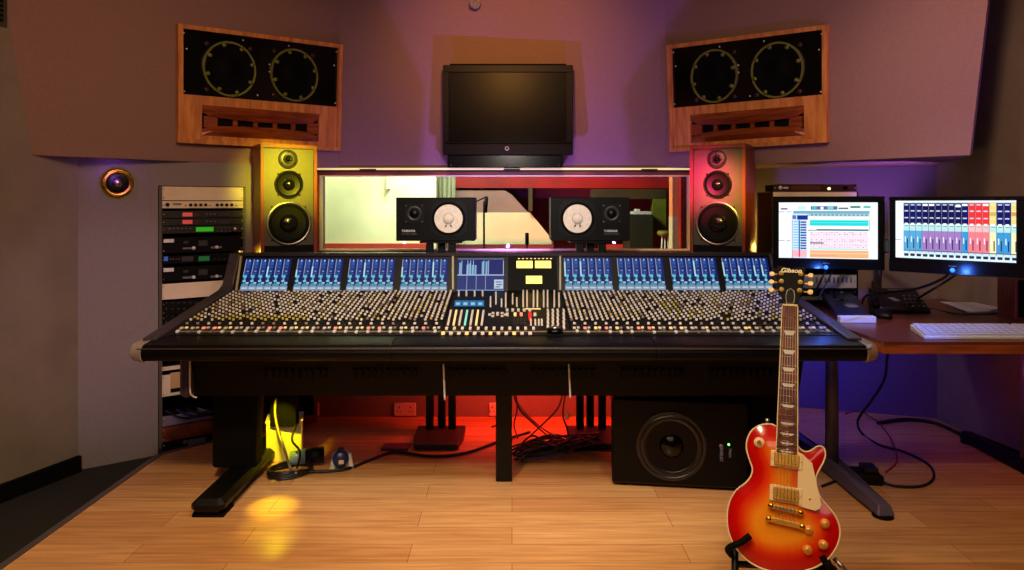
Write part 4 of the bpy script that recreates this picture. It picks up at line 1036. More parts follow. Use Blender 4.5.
# phone, controller, mouse, keyboard, papers, box
def dk_pt(px, py, z=ZD): return FL(px, py, z)
r = thing('desk_controller', dk_pt(838, 315), 'black sloping controller with a jog wheel and white front edge, beside the console', 'controller')
p0, p1, p2, p3 = dk_pt(838, 322, ZD), dk_pt(872, 322, ZD), dk_pt(848, 301, ZD), dk_pt(818, 301, ZD)
m = MB(); lo = [p0, p1, p2, p3]; hi = [p0 + Vector((0, 0, .025)), p1 + Vector((0, 0, .025)), p2 + Vector((0, 0, .075)), p3 + Vector((0, 0, .075))]
m.hull(lo, hi); m.build('body', mat('controller blue black', (.08, .09, .24), .3), r, bevel=.004)
CF = Fr(hi[0], hi[1] - hi[0], hi[3] - hi[0]); ux = (hi[1] - hi[0]); uy = (hi[3] - hi[0]); cn = ux.cross(uy).normalized()
def cp(u, v, w=0): return hi[0] + ux * u + uy * v + cn * w
m = MB(); 
m.hull([p0 + Vector((-.004, -.03, .0)), p1 + Vector((.004, -.03, 0)), p1 + Vector((.004, 0, 0)), p0 + Vector((-.004, 0, 0))], [p0 + Vector((-.004, -.03, .028)), p1 + Vector((.004, -.03, .028)), p1 + Vector((.004, 0, .030)), p0 + Vector((-.004, 0, .030))]); m.build('wrist_bar', white, r, bevel=.003)
M = Matrix((ux.normalized(), cn.cross(ux).normalized(), cn)).transposed().to_4x4()
def CT(u, v): t_ = M.copy(); t_.translation = cp(u, v, .001); return t_
m = MB(); m.lathe([(.030, 0), (.030, .006), (.024, .010)], CT(.62, .28), 26); m.build('jog_wheel', mat('jog grey', (.40, .40, .45), .35), r)
for i in range(5):
    for j in range(4):
        m = MB(); m.box(-.006, .006, -.005, .005, 0, .005, T=CT(.15 + i * .17, .50 + j * .13)); m.build('key', [grey, capb, darkgrey, grey][(i + j) % 4], r)
r = thing('telephone', dk_pt(897, 305), 'black desk telephone behind the mouse on the desk', 'telephone')
p0, p1, p2, p3 = dk_pt(872, 313.5), dk_pt(931, 313.5), dk_pt(915, 302), dk_pt(868, 302)
lo = [p0, p1, p2, p3]; hi = [p0 + Vector((0, 0, .015)), p1 + Vector((0, 0, .015)), p2 + Vector((0, 0, .075)), p3 + Vector((0, 0, .075))]
m = MB(); m.hull(lo, hi); m.build('body', black, r, bevel=.005)
ux = hi[1] - hi[0]; uy = hi[3] - hi[0]; cn = ux.cross(uy).normalized(); M = Matrix((ux.normalized(), cn.cross(ux).normalized(), cn)).transposed().to_4x4()
def CT2(u, v): t_ = M.copy(); t_.translation = hi[0] + ux * u + uy * v + cn * .001; return t_
m = MB(); m.box(-.016, .016, -.028, .028, 0, .003, T=CT2(.42, .45)); m.build('label_card', mat('card', (.60, .55, .52), .6), r)
m = MB(); m.box(-.045, .045, -.010, .010, 0, .005, T=CT2(.52, .86)); m.build('display', mat('lcd', (.30, .32, .22), .3), r)
for i in range(4):
    for j in range(4):
        m = MB(); m.box(-.0055, .0055, -.005, .005, 0, .004, T=CT2(.62 + i * .095, .15 + j * .15)); m.build('key', grey, r)
m = MB(); a = hi[0] + ux * .08 + uy * .02; b = hi[0] + ux * .12 + uy * .98; m.tube([a + Vector((0, 0, .018)), lerp(a, b, .2) + Vector((0, 0, .036)), lerp(a, b, .8) + Vector((0, 0, .036)), b + Vector((0, 0, .022))], .016, 10); m.build('handset', black, r)
r = thing('computer_mouse', dk_pt(880, 318), 'black mouse on the desk between controller and telephone', 'mouse')
M = Matrix.Translation(dk_pt(880, 317.5)); m = MB(); m.lathe([(.040, 0), (.042, .012), (.036, .026), (.018, .036), (.0001, .038)], M @ Matrix.Rotation(.3, 4, 'Z'), 24, sy=1.5, sx=.85); m.build('shell', black, r)
m = MB(); c = dk_pt(880, 317.5) + Vector((0, -.035, .03)); m.cyl(c + Vector((-.004, 0, 0)), c + Vector((.004, 0, 0)), .008, seg=12); m.build('scroll_wheel', rubber, r)
# keyboard
kb0, kb1 = FL(910, 325.3, ZD + .02), FL(924, 336.4, ZD + .012)
KF = Fr(kb1, (1, -.012, 0), Vector((0, kb0.y - kb1.y - .03, .012)))
if KF.n.z < 0: KF.n = -KF.n
kdir = Vector((kb0.x - kb1.x, kb0.y - kb1.y, 0))
r = thing('computer_keyboard', Vector((1.85, 2.8, ZD)), 'slim white keyboard at the right front of the desk', 'keyboard')
W_ = .52; D_ = (kb0 - kb1).length - .01
def kp(u, v, w=0): return kb1 + Vector((1, -.012, 0)) * (u * W_) + Vector((-.012 if False else kdir.x * 0, kdir.y, 0)) * v + Vector((kdir.x * v, 0, w - .012 + v * .012))
lo = [kp(0, 0, 0), kp(1, 0, 0), kp(1, 1, -.012), kp(0, 1, -.012)]
m = MB(); m.hull([Vector((p.x, p.y, ZD)) for p in lo], [kp(0, 0, .012), kp(1, 0, .012), kp(1, 1, .012), kp(0, 1, .012)]); m.build('base', white, r, bevel=.003)
for i in range(6):
    v0 = .06 + i * .155; u = .015
    for k in range(16):
        wk = .0500 if k not in (12,) else .05
        m = MB(); u0 = u + (.02 if k >= 13 else 0); 
        if i == 0 and 4 <= k <= 8:
            if k > 4: u += .058; continue
            wk = .0500 * 5 + .032
        a = [kp(u0, v0, .012), kp(u0 + wk, v0, .012), kp(u0 + wk, v0 + .125, .012), kp(u0, v0 + .125, .012)]
        m.hull(a, [p + Vector((0, 0, .006)) for p in a]); m.build('key', mat('key white', (.80, .78, .80), .4), r)
        u += .058
# papers
for i, (dx, lab) in enumerate(((0, 'bottom'), (.012, 'middle'), (-.01, 'top'))):
    m = MB(); z = ZD + i * .003
    q = [FL(968 + dx * 200, 313, ZD), FL(1018 + dx * 200, 311, ZD), FL(996 + dx * 200, 305.5 - i * .4, ZD), FL(942 + dx * 200, 304 - i * .4, ZD)]
    m.hull([Vector((p.x, p.y, z + .0003)) for p in q], [Vector((p.x, p.y, z + .0027)) for p in q])
    tag(m.build('paper_sheet', paper), 'paper sheet lying on the desk under the right monitor, ' + lab + ' one of the pile', 'paper', 'papers on the desk')
r = thing('small_desk_speaker', Vector((FL(1030, 320, ZD).x, 3.0, ZD)), 'small dark wooden box at the right edge of the picture on the desk', 'box')
a = FL(1015.5, 320, ZD); m = MB(); m.box(a.x, a.x + .16, a.y, a.y + .12, ZD, ZD + .19, c=.003); m.build('cabinet', redwood, r)
m = MB(); m.box(a.x + .012, a.x + .148, a.y - .004, a.y, ZD + .012, ZD + .178); m.build('grille', blackm, r)
# cables at the monitors
def cable(pts, rad, m_, lab, name='cable', grp=None, cat='cable'):
    mm = MB(); mm.tube(pts, rad); return tag(mm.build(name, m_), lab, cat, grp)
cable([P(950, 272, 3.0), P(940, 280, 3.05), P(915, 289, 3.15), P(880, 293, 3.3), P(866, 296, 3.35), FL(862, 303, ZD + .006)], .006, cablek, 'black cable drooping from the right monitor towards the pole')
cable([P(957, 273, 3.0), P(948, 280, 3.0), P(930, 291, 3.05), FL(915, 300, ZD + .03), FL(905, 304, ZD + .06)], .0055, cablek, 'second black cable drooping below the right monitor')
cable([P(826, 271, 3.22), P(820, 282, 3.22), FL(812, 300, ZD + .006)], .005, cablek, 'black cable hanging below the blue light of the left monitor')
cable([P(833, 270, 3.24), P(826, 284, 3.24), FL(818, 299, ZD + .08)], .004, cablek, 'thin black cable beside the one under the left monitor')
cable([FL(880, 308, ZD + .09), FL(925, 308, ZD + .005), FL(960, 314, ZD + .005), FL(1012, 313.5, ZD + .005)], .004, cablek, 'thin black cable lying on the desk in front of the papers')

# ================================================================== GUITAR
th, ph = math.radians(20), math.radians(24)
GU = Vector((math.sin(th) * math.sin(ph), math.sin(th) * math.cos(ph), math.cos(th)))
GR = Vector((math.cos(ph), -math.sin(ph), 0))
G = Fr(P(784, 576, 2.0), GR, GU)
gt = thing('electric_guitar', P(784, 590, 2.0), 'cherry sunburst electric guitar leaning on a stand in the right foreground', 'guitar')
def g2(zx, zy): return G.hit(700 + zx / 3.5625, 410 + zy / 3.5625)
out = [(273, 58), (255, 51), (230, 51), (205, 58), (183, 75), (170, 100), (165, 130), (172, 165), (183, 195), (187, 215), (180, 238), (160, 262), (130, 285), (108, 320), (98, 360), (97, 400), (104, 440), (120, 478), (147, 515), (185, 547), (235, 570), (290, 579), (345, 578), (400, 565), (445, 540), (475, 508), (494, 470), (499, 432), (492, 398), (476, 368), (452, 340), (430, 312), (418, 285), (413, 260), (415, 235), (426, 210), (440, 185), (447, 160), (443, 138), (430, 129), (415, 131), (400, 142), (382, 149), (362, 143), (348, 128), (338, 100), (334, 70), (300, 60)]
op = [g2(*p) for p in out]
# refine outline
fine = []
for i in range(len(op)):
    p0, p1, p2, p3 = [Vector(op[(i + k) % len(op)]) for k in (-1, 0, 1, 2)]
    for k in range(3):
        t = k / 3; v = .5 * ((2 * p1) + (p2 - p0) * t + (2 * p0 - 5 * p1 + 4 * p2 - p3) * t * t + (3 * p1 - p0 - 3 * p2 + p3) * t ** 3); fine.append((v.x, v.y))
GT = G.mat()
# body material: burst by distance from two bout centres
def mat_burst():
    m = bpy.data.materials.new('cherry burst lacquer'); m.use_nodes = True; nt = m.node_tree; b = nt.nodes['Principled BSDF']
    at = nt.nodes.new('ShaderNodeVertexColor'); at.layer_name = 'Burst'
    nz = nt.nodes.new('ShaderNodeTexNoise'); nz.inputs['Scale'].default_value = 9; nz.inputs['Detail'].default_value = 3
    tc = nt.nodes.new('ShaderNodeTexCoord'); mp = nt.nodes.new('ShaderNodeMapping'); mp.inputs['Scale'].default_value = (9, 9, 1)
    nt.links.new(tc.outputs['Object'], mp.inputs['Vector']); nt.links.new(mp.outputs['Vector'], nz.inputs['Vector'])
    ml = nt.nodes.new('ShaderNodeMath'); ml.operation = 'MULTIPLY_ADD'; ml.inputs[1].default_value = .10; ml.inputs[2].default_value = -.05
    nt.links.new(nz.outputs['Fac'], ml.inputs[0])
    sp = nt.nodes.new('ShaderNodeSeparateColor'); nt.links.new(at.outputs['Color'], sp.inputs[0])
    ad = nt.nodes.new('ShaderNodeMath'); ad.operation = 'ADD'; nt.links.new(sp.outputs[0], ad.inputs[0]); nt.links.new(ml.outputs[0], ad.inputs[1])
    cr = nt.nodes.new('ShaderNodeValToRGB'); el = cr.color_ramp.elements
    el[0].position = 0; el[0].color = rgba((.70, .02, .03)); el[1].position = 1; el[1].color = rgba((.95, .60, .13))
    e = el.new(.36); e.color = rgba((.80, .06, .03)); e = el.new(.58); e.color = rgba((.88, .25, .05)); e = el.new(.80); e.color = rgba((.92, .45, .08))
    nt.links.new(ad.outputs[0], cr.inputs['Fac']); nt.links.new(cr.outputs['Color'], b.inputs['Base Color'])
    b.inputs['Roughness'].default_value = .16; b.inputs['Coat Weight'].default_value = .8; b.inputs['Coat Roughness'].default_value = .05
    return m
import mathutils.geometry as mg
def inside(p):
    c = False; n = len(fine); j = n - 1
    for i in range(n):
        if (fine[i][1] > p[1]) != (fine[j][1] > p[1]) and p[0] < (fine[j][0] - fine[i][0]) * (p[1] - fine[i][1]) / (fine[j][1] - fine[i][1]) + fine[i][0]: c = not c
        j = i
    return c
def edist(p):
    best = 9
    for i in range(len(fine)):
        a = fine[i]; b = fine[(i + 1) % len(fine)]; dx, dy = b[0] - a[0], b[1] - a[1]; L = dx * dx + dy * dy
        t = 0 if L < 1e-12 else max(0, min(1, ((p[0] - a[0]) * dx + (p[1] - a[1]) * dy) / L)); q = math.hypot(p[0] - a[0] - t * dx, p[1] - a[1] - t * dy)
        if q < best: best = q
    return best
# constrained triangulation of outline + interior grid points -> carved top
pts2 = [Vector(p) for p in fine]; n_o = len(pts2)
xs = [p[0] for p in fine]; ys = [p[1] for p in fine]; step = .0115
x = min(xs)
row = 0
y = min(ys)
while y < max(ys):
    x = min(xs) + (step / 2 if row % 2 else 0)
    while x < max(xs):
        if inside((x, y)) and edist((x, y)) > step * .55: pts2.append(Vector((x, y)))
        x += step
    y += step * .87; row += 1
edges = [(i, (i + 1) % n_o) for i in range(n_o)]
rv, re_, rf, *_ = mg.delaunay_2d_cdt(pts2, edges, [list(range(n_o))], 1, 1e-6)
m = MB(); vs = []; bc = []
for v in rv:
    dd = edist((v.x, v.y)) if True else 0
    k = min(1, dd / .075); h = .0 + .012 * math.sin(k * PI / 2)
    vs.append(GT @ Vector((v.x, v.y, h))); bc.append(min(1, dd / .080) * .97)
fs = [list(f) for f in rf]
m.add(vs, fs, 0, True)
top = m.build('body_top', mat_burst(), gt)
ca = top.data.color_attributes.new('Burst', 'FLOAT_COLOR', 'POINT')
for i, b in enumerate(bc): ca.data[i].color = (b, b, b, 1)
m = MB(); m.prism(fine, -.048, -.0002, GT); m.build('body', mat('mahogany', (.36, .05, .03), .2, noise=.2, nscale=8, coat=.5), gt)
m = MB(); m.tube([GT @ Vector((a, b, .0)) for a, b in fine], .0026, 6, smooth_path=False, closed=True); m.build('binding', mat('binding cream', (.93, .86, .70), .35), gt)
cream_g = mat('pickguard cream', (.93, .84, .66), .3)
# pickguard
pg = [g2(*p) for p in [(338, 132), (352, 150), (368, 160), (400, 190), (432, 335), (428, 350), (412, 358), (385, 352), (350, 340), (346, 320), (350, 205), (336, 190)]]
m = MB(); m.prism(pg, .014, .017, GT); m.build('pickguard', cream_g, gt)
m = MB(); a, b = g2(391, 315); m.lathe([(.004, .017), (.003, .019)], GT @ Matrix.Translation((a, b, 0)), 10); m.build('pickguard_screw', gold, gt)
# neck axis
nb = Vector(g2(310, 165)); nh = Vector(G.hit(790.2, 307.5)); ax = (nh - nb); NL = ax.length; ax.normalize(); pxv = Vector((ax.y, -ax.x))
def npt(s, t, w): q = nb + ax * s + pxv * t; return GT @ Vector((q.x, q.y, w))
w0, w1 = .0285, .0215
start = -.003
m = MB(); lo = [npt(start, -w0, .006), npt(start, w0, .006), npt(NL, w1, .006), npt(NL, -w1, .006)]; hi = [npt(start, -w0, .020), npt(start, w0, .020), npt(NL, w1, .020), npt(NL, -w1, .020)]
m.hull(lo, hi); m.build('fretboard', mat('rosewood', (.42, .17, .11), .35, noise=.35, nscale=30), gt)
for sx in (-1, 1):
    m = MB(); m.hull([npt(start, sx * w0, .006), npt(start, sx * (w0 + .003), .006), npt(NL, sx * (w1 + .003), .006), npt(NL, sx * w1, .006)], [npt(start, sx * w0, .0205), npt(start, sx * (w0 + .003), .0205), npt(NL, sx * (w1 + .003), .0205), npt(NL, sx * w1, .0205)]); m.build('neck_binding', mat('neck binding', (.86, .80, .58), .35), gt)
m = MB(); lo = []; 
rows = []
for s in (start + .06, NL * .4, NL):
    wv = lerp(w0, w1, max(0, s / NL)) + .003
    rows.append([npt(s, wv * math.cos(a), .006 - .024 * math.sin(a)) for a in [k * PI / 8 for k in range(9)]])
vs = [p for rw in rows for p in rw]; fs = [(i * 9 + k, i * 9 + k + 1, i * 9 + 10 + k, i * 9 + 9 + k) for i in range(2) for k in range(8)]
m.add(vs, fs, 0, True); m.add(rows[2], [tuple(range(9))]); m.build('neck', mat('neck red', (.34, .05, .03), .2, coat=.4), gt)
scale = NL / (1 - 2 ** (-21.6 / 12))
frets = [scale * (1 - 2 ** (-k / 12)) for k in range(1, 23)]
for fk in frets:
    s = NL - fk
    if s < start: continue
    wv = lerp(w0, w1, s / NL); m = MB(); m.tube([npt(s, -wv, .0208), npt(s, wv, .0208)], .0011, 6, smooth_path=False); m.build('fret', silver, gt)
inlay = mat('pearl inlay', (.88, .87, .84), .2)
for k in (3, 5, 7, 9, 12, 15, 17, 19, 21):
    s1 = NL - scale * (1 - 2 ** (-(k - 1) / 12)); s0 = NL - scale * (1 - 2 ** (-k / 12))
    if s0 < start: continue
    g = (s1 - s0); wv = lerp(w0, w1, s0 / NL); a, b = s0 + g * .28, s1 - g * .28
    m = MB(); q = [(a, -wv * .50), (a, wv * .50), (b, wv * .72), (b, -wv * .72)]
    m.hull([npt(s, t, .0195) for s, t in q], [npt(s, t, .0206) for s, t in q]); m.build('inlay', inlay, gt)
m = MB(); q = [(NL, -w1 - .001), (NL, w1 + .001), (NL + .006, w1 + .001), (NL + .006, -w1 - .001)]; m.hull([npt(s, t, .008) for s, t in q], [npt(s, t, .0235) for s, t in q]); m.build('nut', cream_g, gt)
# headstock (tilted back)
ho = npt(NL + .006, 0, .016); hu0 = (GT.to_3x3() @ Vector((ax.x, ax.y, 0))).normalized(); hr = (GT.to_3x3() @ Vector((pxv.x, pxv.y, 0))).normalized()
tl_ = math.radians(14); hu = hu0 * math.cos(tl_) - G.n * math.sin(tl_)
HF = Fr(ho, hr, hu); HT = HF.mat()
hs = [(-.023, 0), (.023, 0), (.027, .035), (.037, .055), (.0385, .10), (.041, .150), (.044, .168), (.030, .170), (.012, .163), (0, .158), (-.012, .163), (-.030, .170), (-.044, .168), (-.041, .150), (-.0385, .10), (-.037, .055), (-.027, .035)]
hsc = HF.hit(793, 266)[1] / .170
hs = [(a, b * hsc) for a, b in hs]
m = MB(); m.prism(hs, -.014, 0, HT); m.build('headstock', mat('headstock black', (.012, .011, .012), .4, spec=.06), gt, bevel=.001)
m = MB(); m.prism([(-.011, .004), (.011, .004), (.013, .03), (.010, .048), (0, .056), (-.010, .048), (-.013, .03)], 0, .0025, HT); tc_ = m.build('truss_rod_cover', mat('cover black', (.04, .04, .04), .4, spec=.1), gt)
m = MB(); m.tube([HT @ Vector((a, b, .0027)) for a, b in [(-.011, .004), (.011, .004), (.013, .03), (.010, .048), (0, .056), (-.010, .048), (-.013, .03)]], .0008, 5, smooth_path=False, closed=True); m.build('cover_edge', white, gt)
text('Gibson', .022, HF, 0, .148 * hsc, .0008, mat('pearl logo', (.92, .88, .76), .3), 'head_lettering', gt, bold=.0006, shear=.15)
for sx in (-1, 1):
    for k in range(3):
        b = (.062 + k * .036) * hsc; a = sx * (.027 + k * .0015)
        m = MB(); m.lathe([(.0078, 0), (.0075, .004), (.004, .006), (.0035, .012), (.0001, .0125)], HT @ Matrix.Translation((a, b, 0)), 16); tn = m.build('tuner', mat('tuner ring', (.95, .85, .52), .35, metal=.2), gt)
        m = MB(); m.cyl(HT @ Vector((sx * .038, b, -.007)), HT @ Vector((sx * .052, b, -.007)), .0025, seg=8); m.build('shaft', gold, tn)
        m = MB(); m.prism([(sx * .050, b - .004), (sx * .058, b - .009), (sx * .066, b - .006), (sx * .067, b + .006), (sx * .058, b + .009), (sx * .050, b + .004)], -.011, -.003, HT); m.build('button', mat('tuner cream', (.95, .86, .62), .3), tn, bevel=.0015)
# pickups
for (zx, zy) in ((295, 177), (293, 299)):
    c = Vector(g2(zx, zy)); cn_ = nb + ax * ((c - nb).dot(ax)); c = cn_
    M = GT @ Matrix.Translation((c.x, c.y, 0)) @ Matrix.Rotation(math.atan2(-ax.x, ax.y), 4, 'Z')
    m = MB(); m.box(-.045, .045, -.023, .023, .012, .019, T=M, c=.002); pu = m.build('pickup_ring', cream_g, gt)
    m = MB(); m.box(-.035, .035, -.0175, .0175, .019, .025, T=M, c=.002); m.build('pickup_cover', gold, pu)
    for k in range(6):
        m = MB(); m.lathe([(.0022, .025), (.002, .0262)], M @ Matrix.Translation((-.025 + k * .010, -.008, 0)), 8); m.build('pole_piece', brass, pu)
    for sx in (-1, 1):
        m = MB(); m.lathe([(.0025, .019), (.002, .021)], M @ Matrix.Translation((sx * .0405, 0, 0)), 8); m.build('screw', gold, pu)
# bridge and tailpiece
for nm, zx, zy, hw, ln in (('bridge', 293, 351, .037, .006), ('tailpiece', 292, 398, .042, .0075)):
    c = Vector(g2(zx, zy)); c = nb + ax * ((c - nb).dot(ax)); M = GT @ Matrix.Translation((c.x, c.y, 0)) @ Matrix.Rotation(math.atan2(-ax.x, ax.y) - .06, 4, 'Z')
    m = MB(); m.box(-hw, hw, -ln, ln, .017, .027, T=M, c=.003); br = m.build(nm, gold, gt)
    for sx in (-1, 1):
        m = MB(); m.lathe([(.009, .010), (.009, .024), (.006, .028)], M @ Matrix.Translation((sx * (hw + .003), 0, 0)), 16); m.build('stud', brass, br)
    if nm == 'bridge':
        for k in range(6):
            m = MB(); m.box(-.0035, .0035, -.004, .004, .027, .030, T=M @ Matrix.Translation((-.025 + k * .010, 0, 0))); m.build('saddle', silver, br)
tailc = Vector(g2(292, 398)); tails = (tailc - nb).dot(ax)
for k in range(6):
    f_ = (-.0255 + k * .0102); f1_ = (-.0165 + k * .0066)
    m = MB(); m.tube([npt(tails, f_, .0285), npt(NL + .003, f1_, .0245)], .0006, 4, smooth_path=False); m.build('string', mat('string', (.80, .76, .70), .3, metal=1), gt)
# knobs
for zx, zy in ((386, 427), (445, 404), (383, 497), (439, 479)):
    a, b = g2(zx, zy); M = GT @ Matrix.Translation((a, b, .006)); m = MB(); m.lathe([(.0135, .0), (.0132, .006), (.010, .014), (.0001, .0145)], M, 22); k_ = m.build('control_knob', mat('amber knob', (.88, .58, .26), .25), gt)
    m = MB(); m.lathe([(.006, .0145), (.005, .0155)], M, 14); m.build('knob_cap', gold, k_)
a, b = g2(212, 116); M = GT @ Matrix.Translation((a, b, .008)); m = MB(); m.lathe([(.0155, 0), (.0155, .0022)], M, 26); sw = m.build('switch_plate', cream_g, gt)
m = MB(); m.lathe([(.0065, .002), (.006, .007), (.002, .008), (.0028, .02), (.0001, .024)], M, 14); m.build('toggle', brass, sw)
m = MB(); p = GT @ Vector((*g2(238, 46), -.02)); m.cyl(p, p + GU * .014, .005, .007, seg=10); m.build('strap_button', silver, gt)
p = GT @ Vector((*g2(478, 530), -.02)); m = MB(); m.cyl(p, p + (GR - GU * .9).normalized() * .05, .006, seg=12); m.build('jack_plug', silver, gt)

# guitar stand
st = thing('guitar_stand', Vector((P(784, 600, 2.0).x, 2.0, 0)), 'black tubular stand cradling the sunburst guitar', 'stand')
gb = G.pt(0, 0, 0)
def gp(px, py, w): a, b = G.hit(px, py); return G.pt(a, b, w)
apex = G.pt(0, .30, -.13)
for (ax_, ay_, tipx, tipy) in ((733, 548, 751, 535), (829, 568, 822, 555)):
    sx = -1 if ax_ < 780 else 1
    base = gp(ax_, ay_, -.055)
    foot = Vector((gb.x + sx * .17, 1.86 - sx * .05, .018))
    m = MB(); m.tube([apex, base + Vector((0, .0, .0)), foot], .011, 10, smooth_path=False); lg = m.build('leg', black, st)
    elbow = gp(ax_ + sx * 3, ay_ + 9, -.052)
    m = MB(); m.tube([elbow, gp(ax_ + sx * 5, ay_ + 2, .0), gp(ax_ + sx * 1, ay_ - 2, .024), gp((ax_ + tipx) / 2, (ay_ + tipy) / 2, .026), gp(tipx, tipy, .027)], .0095, 10); m.build('cradle_arm', rubber, lg)
    m = MB(); m.lathe([(.0001, -.018), (.014, -.014), (.018, 0), (.014, .014), (.0001, .018)], Matrix.Translation(foot), 14); m.build('rubber_foot', rubber, lg)
m = MB(); m.tube([apex, Vector((gb.x + .13, 2.33, .014))], .011, 10, smooth_path=False); m.build('rear_leg', black, st)
m = MB(); m.tube([gp(733, 566, -.06), gp(832, 570, -.06)], .010, 8, smooth_path=False); m.build('cross_bar', black, st)

# ================================================================== FLOOR THINGS UNDER THE CONSOLE
# wall sockets on the back wall
for i, (px, lab, w) in enumerate(((308.5, 'white double wall socket low on the back wall, leftmost of three', 11), (405, 'white double wall socket low on the back wall between console legs', 11), (495, 'wall socket partly hidden behind the central console leg', 6))):
    xx = (px - CX) * 3.945 / F; z0 = CH - (418 - HY) * 3.945 / F + .012
    r = thing('wall_socket', Vector((xx, 3.945, z0)), lab, 'socket', 'sockets low on the back wall')
    m = MB(); hw = w * 3.945 / F; m.box(xx - hw, xx + hw, 3.938, 3.949, z0, z0 + .075, c=.004); m.build('face_plate', white, r)
    for sx in (-.5, .5):
        m = MB(); c = xx + sx * hw
        m.box(c - .003, c + .003, 3.936, 3.939, z0 + .045, z0 + .055); m.box(c - .012, c - .006, 3.936, 3.939, z0 + .025, z0 + .030); m.box(c + .006, c + .012, 3.936, 3.939, z0 + .025, z0 + .030)
        m.build('outlet', blackm, r)
# pale carton lit yellow
r = thing('floor_carton', FL(280, 462), 'small pale carton lit yellow on the floor behind the left console leg', 'box')
c = FL(283, 462); T = Matrix.Translation(c) @ Matrix.Rotation(.25, 4, 'Z')
m = MB(); m.box(-.075, .085, -.0, .12, 0, .19, T=T, c=.004); bx_ = m.build('body', yellowc, r)
m = MB(); m.hull([T @ Vector((-.078, -.003, .185)), T @ Vector((.088, -.003, .185)), T @ Vector((.088, .123, .185)), T @ Vector((-.078, .123, .185))], [T @ Vector((-.078, -.003, .194)), T @ Vector((.088, -.003, .194)), T @ Vector((.088, .123, .194)), T @ Vector((-.078, .123, .194))]); m.build('lid', yellowc, r)
# uplighter can
r = thing('floor_spotlight', FL(312, 468), 'small black floor spotlight with a pale lens beside the cable coil', 'lamp')
c = FL(312, 466) + Vector((0, 0, .045))
m = MB(); m.cyl(c + Vector((-.03, 0, 0)), c + Vector((.05, .02, 0)), .036, seg=20); m.build('housing', black, r)
m = MB(); m.cyl(c + Vector((-.095, -.015, -.004)), c + Vector((-.03, 0, 0)), .030, .034, seg=20); m.build('lens_hood', mat('pale hood', (.50, .62, .75), .35), r)
m = MB(); m.tube([c + Vector((0, -.038, 0)), c + Vector((0, -.038, -.042)), c + Vector((0, .038, -.042)), c + Vector((0, .038, 0))], .004, 6, smooth_path=False); m.build('yoke', black, r)
# cable coil
m = MB(); c = FL(290, 474)
pts = []
for k in range(56):
    a = k * 2 * PI / 14; rr = .085 + .012 * math.sin(k * .9); pts.append(c + Vector((rr * math.cos(a), rr * math.sin(a) * .95, .008 + .0065 * (k / 14) + .004 * math.sin(k))))
m.tube(pts, .0055); tag(m.build('coiled_cable', cablek), 'black cable coiled on the floor in front of the carton', 'cable')
cable([P(276, 398, 3.2), P(275, 412, 3.18), P(278, 430, 3.15), P(283, 445, 3.12), FL(290, 467, .01), FL(296, 473, .03)], .006, cablegr, 'grey cable hanging in front of the yellow-lit carton')
cable([P(296, 425, 3.2), P(292, 440, 3.15), P(300, 452, 3.12), FL(297, 468, .02)], .005, cablek, 'black cable dangling over the carton to the coil')
cable([FL(300, 472, .01), FL(330, 471, .008), FL(350, 468, .008), FL(372, 459, .008), FL(395, 452, .008), FL(430, 456, .008), FL(465, 453, .008), FL(500, 441, .008), FL(530, 432, .02)], .007, cablek, 'long black cable running across the floor from the coil to the centre')
# plug adaptor
r = thing('plug_adaptor', FL(342, 468), 'white extension socket with a round blue plug on the floor', 'plug')
c = FL(342, 468); m = MB(); T = Matrix.Translation(c) @ Matrix.Rotation(.2, 4, 'Z')
m.hull([T @ Vector(p) for p in ((-.055, -.03, 0), (.055, -.03, 0), (.055, .05, 0), (-.055, .05, 0))], [T @ Vector(p) for p in ((-.04, -.015, .065), (.04, -.015, .065), (.04, .045, .065), (-.04, .045, .065))]); m.build('body', white, r, bevel=.006)
m = MB(); m.lathe([(.036, 0), (.036, .03), (.028, .04)], T @ Matrix.Translation((-.005, -.012, .05)) @ Matrix.Rotation(PI / 2 - .2, 4, 'X'), 22); m.build('plug', mat('blue plug', (.08, .13, .36), .35), r)
m = MB(); m.box(-.012, .010, -.062, -.053, .040, .056, T=T); m.build('plug_label', cream, r)
m = MB(); m.cyl(T @ Vector((-.004, -.02, .085)), T @ Vector((-.004, -.02, .10)), .012, seg=12); m.build('cable_gland', mat('blue plug', (.08, .13, .36), .35), r)
# flat purple thing
m = MB(); q = [FL(381, 451), FL(408, 451), FL(411, 445), FL(384, 445.5)]; m.hull(q, [p + Vector((0, 0, .012)) for p in q]); tag(m.build('purple_booklet', purplep), 'flat purple booklet on the floor left of the middle stand', 'booklet')
